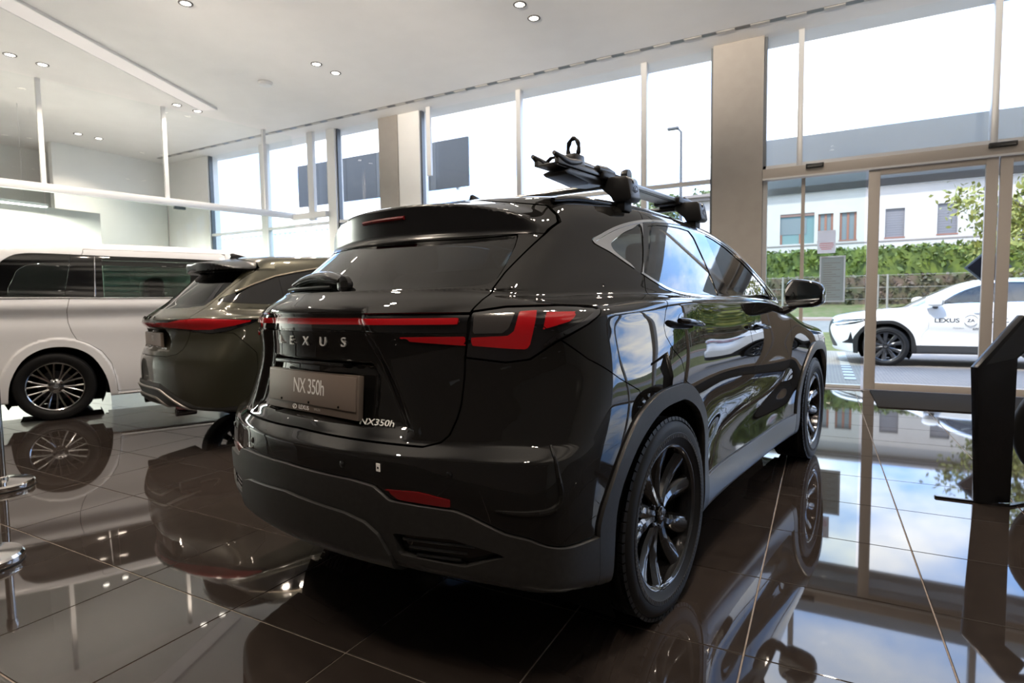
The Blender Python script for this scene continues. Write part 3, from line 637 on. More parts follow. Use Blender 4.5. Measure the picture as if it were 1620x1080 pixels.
    for k, (p, q) in enumerate(zip(xs[:-1], xs[1:])): box('board_sheet', p+.004, q-.004, 0, .06, 4.12, 5.33, 'dark_panel2' if k in (3,5) else 'dark_panel', dp)
    for x in (-12.1,-9.3,-6.8): box('board_post', x-.04, x+.04, .07, .15, -.02, 5.2, 'frame_white', dp)
build_outside()
# ---------------------------------------------------------------- the crossover (black in the showroom, white one outside)
ARCH_OUT = [(-.52,.20),(-.54,.46),(-.533,.53),(-.495,.60),(-.408,.72),(-.304,.813),(-.157,.862),(0,.872),(.112,.866),(.218,.822),(.345,.72),(.43,.60),(.475,.45),(.50,.20)]
ARCH_IN = [(-.44,.10),(-.455,.40),(-.439,.563),(-.355,.681),(-.26,.753),(-.138,.802),(0,.812),(.104,.803),(.250,.735),(.355,.62),(.405,.45),(.415,.10)]
ARCH_OUT = [tuple(p) for p in smooth_poly(ARCH_OUT, 3, False)]; ARCH_IN = [tuple(p) for p in smooth_poly(ARCH_IN, 3, False)]
ARCH_OUT_F = [(2.69-y, z) for y, z in ARCH_OUT][::-1]; ARCH_IN_F = [(2.69-y, z) for y, z in ARCH_IN][::-1]
TG = [(.0,1.62),(.54,1.54),(.585,1.50),(.602,1.472),(.604,1.427),(.592,1.282),(.600,1.182),(.597,1.159),(.598,1.088),(.590,1.02),(.593,.95),(.596,.883),(.592,.845),(.580,.797),(.56,.775),(.516,.762),(.325,.765),(.0,.772)]
def sym(P): return list(P)+[(-x,z) for x,z in P[::-1] if x > 1e-6]
CLAD = [(0,.664),(.31,.655),(.39,.645),(.445,.607),(.64,.597),(.68,.583),(.77,.541),(.83,.528),(.92,.475),(1.1,.45),(1.1,.0),(0,.0)]
INSERT = [(0,.572),(.28,.552),(.355,.533),(.40,.50),(.435,.435),(.45,.2),(0,.2)]
VENT = [(.445,.508),(.63,.512),(.775,.478),(.66,.434),(.46,.444)]
HEX = [(0,1.16),(.27,1.16),(.36,.98),(.46,.80),(.44,.785),(0,.785)]
PLATE_REC = [(0,1.0),(.285,1.0),(.315,.95),(.315,.80),(0,.80)]
LAMP_D = None
NX_Xs = spl2([-1.0,-.6,-.25,.1,.5,1.3,2.1,2.69,3.2,3.7],[.20,.32,.45,.60,.75,.88,1.0,1.1,1.2,1.3],
 [[.80,.87,.89,.89,.865,.855,.86,.88,.86,.76],
  [.82,.895,.915,.915,.885,.875,.88,.91,.885,.79],
  [.83,.905,.925,.925,.885,.865,.88,.92,.90,.80],
  [.83,.91,.93,.93,.895,.87,.885,.925,.905,.80],
  [.82,.91,.935,.935,.91,.89,.895,.93,.905,.79],
  [.80,.90,.93,.93,.915,.90,.90,.925,.895,.76],
  [.78,.885,.912,.919,.906,.893,.889,.90,.86,.72],
  [.76,.865,.893,.905,.892,.879,.872,.866,.81,.66],
  [.72,.82,.862,.887,.874,.861,.850,.815,.75,.60],
  [.66,.75,.81,.855,.85,.838,.82,.755,.68,.54]])
def profile(pts, sig=.005):
    g = np.arange(pts[0][0], pts[-1][0], .001); v = np.interp(g, [p[0] for p in pts], [p[1] for p in pts]); k = np.exp(-.5*(np.arange(-20,21)*.001/sig)**2); k /= k.sum()
    v = np.convolve(np.pad(v, 20, mode='edge'), k, 'valid'); c = spl(g[::4], v[::4]); return c
def nx_profile():
    up = spl([.775,.83,.90,.98,1.06,1.12,1.165,1.23,1.30,1.36],[-.960,-.950,-.943,-.938,-.947,-.955,-.935,-.84,-.74,-.65]); lo = spl([.10,.18,.28,.40,.52,.64,.73],[-.80,-.86,-.93,-.97,-.99,-1.003,-1.004])
    pts = [(z, float(lo(z))) for z in np.arange(.10,.735,.02)]+[(.737,-1.003),(.770,-.9615)]+[(z, float(up(z))) for z in np.arange(.778,1.36,.02)]
    return profile(pts)
nx_yr = nx_profile()
nx_cr = spl([.2,.5,.72,.9,1.1,1.25],[.25,.31,.36,.45,.55,.58])
nx_yf = spl([.2,.4,.6,.78,.9,1.0],[3.52,3.60,3.65,3.64,3.58,3.45])
nx_zt = spl([-1.0,-.5,-.1,.3,1.0,1.7,2.1,2.4,2.8,3.3,3.6],[1.24,1.25,1.272,1.278,1.268,1.245,1.19,1.125,1.07,1.0,.93])
nx_xb = spl([-.9,-.5,-.1,.4,1.0,1.6,2.1,2.5],[.60,.70,.765,.815,.835,.835,.81,.75])
nx_zr = spl([-.6,-.3,.2,.7,1.2,1.6],[1.565,1.605,1.64,1.645,1.62,1.57])
nx_zb = spl([-1.1,-.9,-.6,-.3,.3,3.0,3.3,3.7],[.42,.40,.34,.26,.24,.24,.24,.28])
def NX_F(x, y, z):
    x = np.abs(x)
    # shoulder crease running forward from the rear lamp, fading over the rear door
    zc = 1.158-.012*(y+.5); ridge = .017*sst((y+.75)/.3)*(1-sst((y+.42)/.5))/(1+((z-zc)/.028)**2)
    # hollow above the sill
    hol = .020*sst((y-.3)/.5)*(1-sst((y-1.9)/.4))*np.exp(-((z-.60-.06*(y-1.2))/.11)**2)
    side = x-(NX_Xs(y, z)+ridge-hol)
    rear = (nx_yr(z)+nx_cr(z)*x*x-y)*.9
    if np.ndim(x) == 3:
        xx, zz = np.broadcast_arrays(x[:,0,:], z[:,0,:]); ex = lambda a: a[:,None,:]
    else: xx, zz = x, z; ex = lambda a: a
    eng = .028*sst((.03-sdpoly(xx, zz, sym(HEX)))/.075)+.018*sst((.004-sdpoly(xx, zz, sym(PLATE_REC)))/.02)
    rear = rear+ex(eng)*(y < -.3)
    front = (y-(nx_yf(z)-.42*x*x))*.9
    top = z-(nx_zt(y)-.20*np.maximum(x-.2, 0)**2)
    L = smax(side, rear, .13-.03*sst((.8-z)/.3))
    L = smax(L, front, .25); L = smax(L, top, .06-.035*sst((y+.4)/.5)*(1-sst((y-1.9)/.4))); L = smax(L, nx_zb(y)-z, .04)
    zz2 = np.maximum(z-1.2, 0)
    gs = (x-(nx_xb(y)-zz2*.47-.12*zz2**2))*.9
    gr = ((-.84+np.maximum(z-1.229, 0)*1.32+.58*x*x)-y)*.6
    gf = (y-(2.47-(z-1.08)*2.0-.33*x*x))*.45
    gt = z-(nx_zr(y)-.10*x*x)
    G = smax(gs, gr, .08); G = smax(G, gf, .07); G = smax(G, gt, .11); G = np.maximum(G, .9-z)
    # roof spoiler wedge over the rear glass
    S = smax((-.575+.55*x*x-y), z-(1.548+.17*(y+.575)-.16*x*x-.45*x**4), .012); S = smax(S, 1.412+.03*x*x-z, .012); S = smax(S, y+.20, .05); S = smax(S, gs+.010, .05)
    G = smin(G, S, .02)
    return smin(L, G, .03)
DLO = [(-.125,1.408),(-.047,1.443),(.095,1.488),(.247,1.522),(.396,1.545),(.592,1.561),(.839,1.568),(1.037,1.556),(1.236,1.522),(1.45,1.452),(1.62,1.368),(1.75,1.285),(1.85,1.212),(1.93,1.160),(1.70,1.170),(1.214,1.181),(.853,1.186),(.571,1.192),(.409,1.203),(.281,1.222),(.184,1.258),(.113,1.291),(.033,1.331),(-.04,1.37)]
QWIN = [(.305,1.503),(.212,1.485),(.116,1.458),(.020,1.420),(-.012,1.400),(-.001,1.372),(.060,1.334),(.125,1.299)]
RWIN = [(.365,1.512),(.48,1.528),(.614,1.536),(.74,1.538),(.838,1.533),(.855,1.50),(.82,1.33),(.789,1.205),(.55,1.208),(.42,1.214),(.333,1.224),(.257,1.248),(.172,1.290)]
FWIN = [(1.05,1.532),(1.17,1.512),(1.294,1.476),(1.47,1.402),(1.60,1.325),(1.69,1.262),(1.735,1.180),(1.5,1.188),(1.2,1.194),(.947,1.198),(.985,1.327)]
FQL = [(1.725,1.243),(1.80,1.190),(1.775,1.183),(1.755,1.183)]
RDOOR = [(.40,1.60),(.372,1.56),(.128,1.286),(.073,1.205),(.0,1.145),(-.035,1.09),(-.03,1.055),(.02,1.0),(.085,.96),(.105,.92),(.112,.875),(.224,.83),(.353,.727),(.44,.605),(.485,.455),(.49,.405),(1.205,.398),(1.225,.463),(1.205,.72),(1.155,.884),(1.10,1.03),(1.02,1.18),(1.0,1.60)]
FDOOR = [(1.0,1.60),(1.02,1.18),(1.10,1.03),(1.155,.884),(1.205,.72),(1.225,.463),(1.205,.398),(2.14,.400),(2.12,.606),(2.03,.72),(2.03,1.0),(2.06,1.17),(1.9,1.60)]
SILL = [(.40,.405),(2.23,.405),(2.30,.10),(.40,.10)]
BUMP = [(-2,1.10),(-.59,1.075),(-.523,1.01),(-.402,.941),(-.285,.889),(-.27,.80),(-.4,.0),(-2,.0)]
def diag(P): return (np.abs(P[:,0])+P[:,1])*.7071
LAMP = [(.595,-.735,1.158),(.671,-.665,1.172),(.757,-.519,1.175),(.80,-.41,1.170),(.834,-.40,1.158),(.854,-.430,1.143),(.860,-.501,1.115),(.806,-.595,1.064),(.748,-.650,1.014),(.691,-.693,1.006),(.587,-.760,1.021)]
RED_L = [(.712,-.652,1.155),(.749,-.614,1.158),(.757,-.628,1.139),(.746,-.647,1.053),(.738,-.654,1.044),(.695,-.687,1.047),(.606,-.750,1.057),(.606,-.750,1.081),(.696,-.687,1.085),(.710,-.676,1.099),(.715,-.659,1.147)]
GREY_L = [(.611,-.741,1.150),(.703,-.662,1.152),(.697,-.684,1.108),(.683,-.697,1.093),(.612,-.750,1.093)]
SIDE_L = [(.774,-.600,1.152),(.826,-.519,1.152),(.833,-.537,1.137),(.830,-.554,1.125),(.777,-.621,1.102)]
def dg(L): return [((x+y)*.7071, z) for x, y, z in L]
HOOD = [(0,2.30),(.55,2.22),(.70,2.10),(.735,2.2),(.74,2.7),(.70,3.1),(.58,3.38),(.30,3.50),(0,3.53)]
WSC = [(0,1.62),(.50,1.585),(.60,1.535),(.66,1.40),(.735,1.20),(.745,1.13),(.5,1.10),(0,1.09)]
GLASS = [(0,1.408),(.40,1.410),(.538,1.418),(.557,1.375),(.577,1.304),(.585,1.262),(.575,1.247),(.54,1.240),(.367,1.233),(0,1.228)]

def nx_wheel(parent, name, loc, side, rim_m, seg=72, spin=0., tread=True):
    """20-inch wheel: tyre, rim barrel, ten blade spokes in five pairs, hub cap. side=+1: outer face towards +x"""
    w = empty(name, loc, 0, parent)
    R_ = .372; hw = .118
    prof = [(.262,-.095),(.27,-.108),(.30,-.117),(.335,-.119),(.355,-.112),(.366,-.098),(R_,-.075)]
    for g in (-.045,-.015,.015,.045):
        prof += [(R_,g-.006),(R_-.008,g-.0045),(R_-.008,g+.0045),(R_,g+.006)]
    prof += [(R_,.075),(.366,.098),(.355,.112),(.335,.119),(.318,.1185),(.316,.1205),(.300,.1195),(.298,.117),(.282,.111),(.272,.104),(.262,.095)]
    bm = bmesh.new(); b_lathe(bm, [(r, h*side) for r, h in prof], seg, 'X', close=True)
    tyre = bm_obj('tyre', bm, 'rubber', w, smooth=40)
    if tread:
        bm = bmesh.new()
        for k in range(68):                         # shoulder blocks
            a = 2*math.pi*(k+.5)/68+.03
            for s2 in (1,-1):
                mt = Matrix.Rotation(a, 4, 'X') @ Matrix.Translation((side*s2*.0885, 0, .3675)) @ Matrix.Rotation(-side*s2*.30, 4, 'Y')
                b_box(bm, -.0175, .0175, -.0140, .0140, -.010, .0035, mt=mt)
        bm_obj('tread_blocks', bm, 'rubber', w, kind='stuff')
        bm = bmesh.new()
        for k in range(120):                        # ribbed ring on the sidewall
            a = 2*math.pi*k/120; b_box(bm, side*.1165, side*.1215, -.0045, .0045, .3005, .3125, mt=Matrix.Rotation(a, 4, 'X'))
        bm_obj('sidewall_ribs', bm, 'rubber_light', w, kind='stuff')
    lathe('rim', [(r, h*side) for r, h in [(.271,.094),(.2745,.101),(.271,.1055),(.264,.104),(.256,.096),(.252,.07),(.245,.02),(.238,-.09),(.262,-.098)]], rim_m, w, seg, 'X', caps=False)
    lathe('brake_disc', [(r, h*side) for r, h in [(.03,-.03),(.165,-.03),(.165,-.05),(.03,-.05)]], 'disc_metal', w, 40, 'X')
    box('brake_caliper', -.055 if side > 0 else .02, -.02 if side > 0 else .055, -.155, -.09, -.06, .06, 'dark_metal', w, .008)
    for k in range(10):                             # blades: pairs 24 degrees apart, widening to the rim, with a ridge
        pa = spin+2*math.pi*(k//2)/5; sgn = -1 if k % 2 else 1
        pts = []
        for t in np.linspace(0, 1, 7):
            r = .045+(.262-.045)*t; ang = pa+sgn*(.30-.02*t+.03*math.sin(math.pi*t)-.12*(1-t))
            ww = .022+.018*t; face = side*(.068+.022*t**1.6-.012*math.sin(math.pi*t)); back = face-side*(.034-.012*t)
            pts.append((r, ang, ww, face, back))
        bm = bmesh.new(); rings = []
        for r, ang, ww, fx, bx in pts:
            ring = []
            for du, xx in ((-1,bx),(-1.05,fx-side*.010),(-.55,fx),(.15,fx+side*.003),(.75,fx-side*.004),(1.05,fx-side*.018),(1,bx)):
                c = math.cos(ang); s = math.sin(ang); d = du*ww
                ring.append(bm.verts.new((xx, r*c-d*s, r*s+d*c)))
            rings.append(ring)
        for A, B in zip(rings[:-1], rings[1:]):
            for i in range(7): bm.faces.new((A[i], A[(i+1)%7], B[(i+1)%7], B[i]))
        bm.faces.new(rings[0]); bm.faces.new(rings[-1])
        bm_obj('spoke', bm, rim_m, w, smooth=25)
    lathe('hub', [(r, h*side) for r, h in [(.0,.060),(.036,.060),(.05,.064),(.066,.058),(.072,.03),(.072,.0),(.0,.0)]], rim_m, w, 40, 'X')
    for k in range(5):
        a = spin+2*math.pi*(k+.5)/5
        lathe('wheel_nut', [(.0105,.050*side),(.0105,.066*side),(.006,.069*side)], 'dark_metal', w, 6, 'X', (0,.054*math.cos(a),.054*math.sin(a)))
    cap = lathe('hub_cap', [(r, h*side) for r, h in [(.033,.058),(.033,.074),(.030,.077),(.0,.0785)]], 'gloss_black', w, 32, 'X')
    emblem(w, (side*.0790,0,0), .024, 'chrome', ('X', side))
    return w
def emblem(parent, loc, r, m, facing, name='emblem'):
    """oval ring with a slanted L inside"""
    bm = bmesh.new(); seg = 28
    def ringpts(a, b): return [(a*math.cos(2*math.pi*k/seg), b*math.sin(2*math.pi*k/seg)) for k in range(seg)]
    def strip(pin, pout, closed=True):
        A = [bm.verts.new((p[0],p[1],0)) for p in pin]; B = [bm.verts.new((p[0],p[1],0)) for p in pout]; n = len(A)
        for i in range(n if closed else n-1): bm.faces.new((A[i], A[(i+1)%n], B[(i+1)%n], B[i]))
    strip(ringpts(.86*r,.62*r), ringpts(r,.74*r))
    L1 = [(.30*r,.60*r),(-.42*r,-.28*r),(.62*r,-.28*r)]; L2 = [(.12*r,.60*r),(-.72*r,-.44*r),(.74*r,-.44*r)]
    strip(L1, L2, False)
    g = bmesh.ops.extrude_face_region(bm, geom=bm.faces[:])
    bmesh.ops.translate(bm, verts=[v for v in g['geom'] if isinstance(v, bmesh.types.BMVert)], vec=(0,0,max(.0015, r*.06)))
    ax, s = facing
    rot = {('X',1): (math.pi/2,0,math.pi/2), ('X',-1): (math.pi/2,0,-math.pi/2), ('Y',-1): (math.pi/2,0,0), ('Y',1): (math.pi/2,0,math.pi)}[(ax, s)]
    return bm_obj(name, bm, m, parent, loc=loc, rot=rot)

def build_nx():
    K = {}                                           # part -> material key, so that the white twin can swap paint
    root = empty('crossover_car', (0,0,0), -TA, label='black crossover car parked in the middle with a bike carrier on its roof', cat='car')
    ys = np.concatenate([np.arange(-1.08,.35,.0105), np.arange(.35,3.72,.019)])
    full = surfsym(NX_F, .985, 78, ys, np.concatenate([np.arange(.17,.40,.016),np.arange(.40,.70,.0115),np.arange(.70,.80,.006),np.arange(.80,1.10,.012),np.arange(1.10,1.18,.008),np.arange(1.18,1.70,.0125)]))
    P = full[0]
    def side_g(mesh, poly, xmin=.3): return np.maximum(sdpoly(mesh[0][:,1], mesh[0][:,2], poly), xmin-np.abs(mesh[0][:,0]))
    def rear_g(mesh, poly, ymax=-.25): return np.maximum(sdpoly(np.abs(mesh[0][:,0]), mesh[0][:,2], sym(poly)), mesh[0][:,1]-ymax)
    body = full
    # wheel openings
    for A in (ARCH_IN, ARCH_IN_F):
        _, body = split(body, side_g(body, A, .55), 0)
    arches = []
    for A in (ARCH_OUT, ARCH_OUT_F):
        a, body = split(body, side_g(body, A, .55), .003); arches.append(a)
    for a in arches:
        for h in halves(a): panel('arch_trim', h, 'satin_trim', root, .03, .011)
    dlo, body = split(body, side_g(body, smooth_poly(DLO,4), .3), .002)
    for h in halves(dlo):
        y, z = h[0][:,1], h[0][:,2]
        fq, h = split(h, sdpoly(h[0][:,1],h[0][:,2],FQL), .002)
        q, h = split(h, sdpoly(h[0][:,1],h[0][:,2],smooth_poly(QWIN,4)), .002)
        r, h = split(h, sdpoly(h[0][:,1],h[0][:,2],RWIN), .002)
        f, h = split(h, sdpoly(h[0][:,1],h[0][:,2],FWIN), .002)
        panel('quarter_window', q, 'glass_privacy', root, .006, -.004); panel('rear_side_window', r, 'glass_privacy', root, .006, -.004)
        panel('front_side_window', f, 'glass_front', root, .006, -.004); panel('quarter_light', fq, 'glass_front', root, .006, -.004)
        d = sdpoly(h[0][:,1],h[0][:,2],smooth_poly(DLO,4))
        g = np.minimum(-(d+.013), h[0][:,1]-(.125+(h[0][:,2]-1.299)*.9)+.0)          # trim band, and the broad wedge behind the quarter glass
        g = np.where(h[0][:,1] < .30, g, -(d+.013))
        g = np.maximum(g, .0-1)
        tr, pil = split(h, -(d+.013), .0015)
        wedge, pil = split(pil, np.maximum(pil[0][:,1]-(.135+(pil[0][:,2]-1.299)*.88), 0*pil[0][:,1]-1), .0)
        panel('window_trim', tr, 'chrome', root, .01, .003); panel('window_trim_wedge', wedge, 'chrome', root, .006, .002)
        panel('pillar_cover', pil, 'gloss_black', root, .006)
    # rear glass, spoiler, tailgate
    tg, body = split(body, rear_g(body, TG, -.24), .0055)
    gl, tg = split(tg, rear_g(tg, GLASS), .003)
    panel('rear_window', gl, 'glass_rear', root, .008, -.003)
    sp, tg = split(tg, 1.412+.03*tg[0][:,0]**2-tg[0][:,2], .003)
    spf, sp = split(sp, np.maximum(sp[1][:,1]+.62, sp[0][:,1]+.2), .0)
    so = panel('spoiler', sp, 'paint', root, .01); panel('spoiler_face', spf, 'spoiler_plastic', so, .004)
    bar, tg = split(tg, np.maximum(np.abs(tg[0][:,2]-1.125)-.0315, np.abs(tg[0][:,0])-.60), .001)
    gt = panel('tailgate', tg, 'paint', root, .022)
    bo = panel('light_bar_housing', bar, 'gloss_black', gt, .004, -.010)
    rb = clip(bar, np.maximum(np.abs(bar[0][:,2]-1.130)-.0095, np.abs(bar[0][:,0])-.572)); panel('light_bar', rb, 'lamp_red', gt, .012, .002)
    # lower red strips that continue the corner lamps on the tailgate
    for s in (1,-1):
        pol = [(.40,1.083),(.44,1.070),(.592,1.057),(.592,1.084)]
        rt = clip(tg, np.maximum(sdpoly(tg[0][:,0]*s, tg[0][:,2], pol), tg[0][:,1]+.3)); panel('tailgate_lamp', rt, 'lamp_red', gt, .008, .004)
    # corner lamps
    lg = np.maximum(sdpoly(diag(body[0]), body[0][:,2], dg(LAMP)), np.maximum(body[0][:,1]+.36, .5-np.abs(body[0][:,0])))
    lamp, body = split(body, lg, .006)
    for h in halves(lamp):
        lo = panel('tail_lamp', h, 'lamp_black', root, .012, -.002)
        e = clip(h, sdpoly(diag(h[0]), h[0][:,2], dg(RED_L))); panel('brake_lens', e, 'lamp_red', lo, .01, .004)
        e = clip(h, sdpoly(diag(h[0]), h[0][:,2], dg(GREY_L))); panel('reverse_lens', e, 'lamp_smoke', lo, .008, .003)
        e = clip(h, sdpoly(diag(h[0]), h[0][:,2], dg(SIDE_L))); panel('side_lens', e, 'lamp_red', lo, .008, .004)
        e = clip(h, np.maximum(sdpoly(diag(h[0]), h[0][:,2], dg([(.757,-.640,1.035),(.80,-.595,1.085),(.845,-.53,1.118),(.842,-.44,1.155),(.838,-.405,1.160),(.852,-.432,1.143),(.856,-.50,1.117),(.806,-.592,1.072)])),0*h[0][:,0]-1)); panel('lamp_trim', e, 'dark_chrome', lo, .006, .004)
    # bumper and its cladding
    bp, body = split(body, np.maximum(sdpoly(body[0][:,1], body[0][:,2], BUMP), -1+0*body[0][:,0]), .004)
    cl = sdpoly(np.abs(bp[0][:,0]), bp[0][:,2], sym(CLAD))
    cladding, bp = split(bp, cl, .003)
    b1 = panel('rear_bumper', bp, 'paint', root, .012)
    refl = clip(bp, np.maximum(sdpoly(np.abs(bp[0][:,0]), bp[0][:,2], [(.425,.637),(.53,.640),(.625,.625),(.625,.603),(.47,.611)]), bp[0][:,1]+.5))
    for h in halves(refl): panel('reflector', h, 'lamp_red_dark', b1, .01, .004)
    ins, cladding = split(cladding, np.maximum(sdpoly(np.abs(cladding[0][:,0]), cladding[0][:,2], sym(INSERT)), cladding[0][:,1]+.6), .0015)
    vt, cladding = split(cladding, np.maximum(sdpoly(np.abs(cladding[0][:,0]), cladding[0][:,2], VENT), cladding[0][:,1]+.5), .0015)
    panel('bumper_cladding', cladding, 'matte_trim', root, .028, .012); panel('bumper_insert', ins, 'matte_trim', root, .03, .024)
    for h in halves(vt): panel('bumper_vent', h, 'gloss_black', root, .006, -.014)
    for s in (1,-1):
        for k in range(3):
            x0, x1 = .475+.02*k, .69-.02*k; z = .492-.022*k
            pts = []
            for t in np.linspace(0,1,8):
                x = x0+(x1-x0)*t; zz = z+.002*t; yy = float(nx_yr(zz))+float(nx_cr(zz))*x*x-.004; pts.append((s*x, yy, zz))
            tube('vent_slat', pts, .005, 'gloss_black', root, 6)
    # doors, sill
    sl, body = split(body, side_g(body, SILL, .5), .003)
    for h in halves(sl): panel('sill_trim', h, 'sill_trim', root, .03, .010)
    rd, body = split(body, side_g(body, RDOOR, .3), .0045); fd, body = split(body, side_g(body, FDOOR, .3), .0045)
    rds = [panel('rear_door', h, 'paint', root, .014) for h in halves(rd)]; fds = [panel('front_door', h, 'paint', root, .014) for h in halves(fd)]
    # front end
    ws, body = split(body, np.maximum(sdpoly(body[0][:,0], body[0][:,2], sym(WSC)), 1.15-body[0][:,1]), .004)
    panel('windscreen', ws, 'glass_front', root, .006, -.003)
    hd, body = split(body, np.maximum(sdpoly(body[0][:,0], body[0][:,1], sym(HOOD)), .75-body[0][:,2]), .005); panel('bonnet', hd, 'paint', root, .014)
    gr, body = split(body, np.maximum(sdpoly(np.abs(body[0][:,0]), body[0][:,2], sym([(0,.90),(.40,.87),(.30,.70),(.50,.38),(.46,.33),(0,.32)])), 3.1-body[0][:,1]), .004)
    go = panel('grille', gr, 'matte_trim', root, .02, -.02)
    hl, body = split(body, np.maximum(sdpoly(body[0][:,1], body[0][:,2], [(3.62,.80),(3.40,.885),(3.05,.905),(2.98,.88),(3.2,.81),(3.5,.755)]), .34-np.abs(body[0][:,0])), .005)
    for h in halves(hl):
        ho = panel('headlamp', h, 'lamp_black', root, .012); e = clip(h, sdpoly(h[0][:,1], h[0][:,2], [(3.60,.79),(3.3,.845),(3.05,.885),(3.05,.875),(3.3,.825),(3.56,.765)])); panel('daylight_strip', e, 'lamp_clear', ho, .006, .003)
    fv, body = split(body, np.maximum(sdpoly(body[0][:,1], body[0][:,2], [(3.27,.66),(3.31,.50),(3.42,.42),(3.20,.42),(3.24,.52)]), .5-np.abs(body[0][:,0])), .004)
    for h in halves(fv): panel('front_vent', h, 'gloss_black', root, .02, -.004)
    fb, body = split(body, np.maximum(sdpoly(body[0][:,1], body[0][:,2], [(4,.95),(3.25,.80),(3.12,.72),(3.0,.0),(4,.0)]), -1+0*body[0][:,0]), .004); panel('front_bumper', fb, 'paint', root, .014)
    panel('body_shell', body, 'paint', root, .014)
    # dark inner liner behind the shut lines, with cabin floor
    ln = surfsym(lambda x,y,z: NX_F(x,y,z)+.022, .99, 22, np.arange(-1.08,3.72,.05), np.arange(.17,1.70,.04))
    ln = clip(ln, ln[0][:,2]-1.14)
    for yc in (0, 2.69): ln = clip(ln, np.maximum(.47-np.hypot(ln[0][:,1]-yc, ln[0][:,2]-.372), .60-np.abs(ln[0][:,0]))*-1*-1) if False else clip(ln, -np.maximum(np.hypot(ln[0][:,1]-yc, ln[0][:,2]-.372)-.46, .58-np.abs(ln[0][:,0])))
    mobj('inner_liner', ln[0], ln[2], 'black_void', root, N=ln[1])
    for yc in (0., 2.69):
        for s in (1,-1):
            bm = bmesh.new(); rg = []
            for x in (.56,.89):
                rg.append([bm.verts.new((s*x, yc+.445*math.cos(a), .372+.445*math.sin(a))) for a in np.linspace(-.55, math.pi+.55, 28)])
            for k in range(27): bm.faces.new((rg[0][k], rg[0][k+1], rg[1][k+1], rg[1][k]))
            bm.faces.new(rg[0]); bm_obj('wheel_well', bm, 'black_void', root, smooth=60)
    for yc in (0., 2.69):
        for s in (1,-1): nx_wheel(root, 'wheel', (s*.806, yc, .372), s, 'rim_black', spin=math.radians(90+12) if yc == 0 else math.radians(75))
    nx_details(root, gt, rds, fds)
    return root
def srf(F_, x, z, y0=-1.3):
    """first y from behind where the body starts"""
    ys = np.linspace(y0, y0+1.2, 2401); v = F_(np.full_like(ys, x), ys, np.full_like(ys, z)); k = np.argmax(v < 0); return float(ys[k])
def srfx(F_, y, z):
    xs = np.linspace(1.1, .3, 3201); v = F_(xs, np.full_like(xs, y), np.full_like(xs, z)); return float(xs[np.argmax(v < 0)])
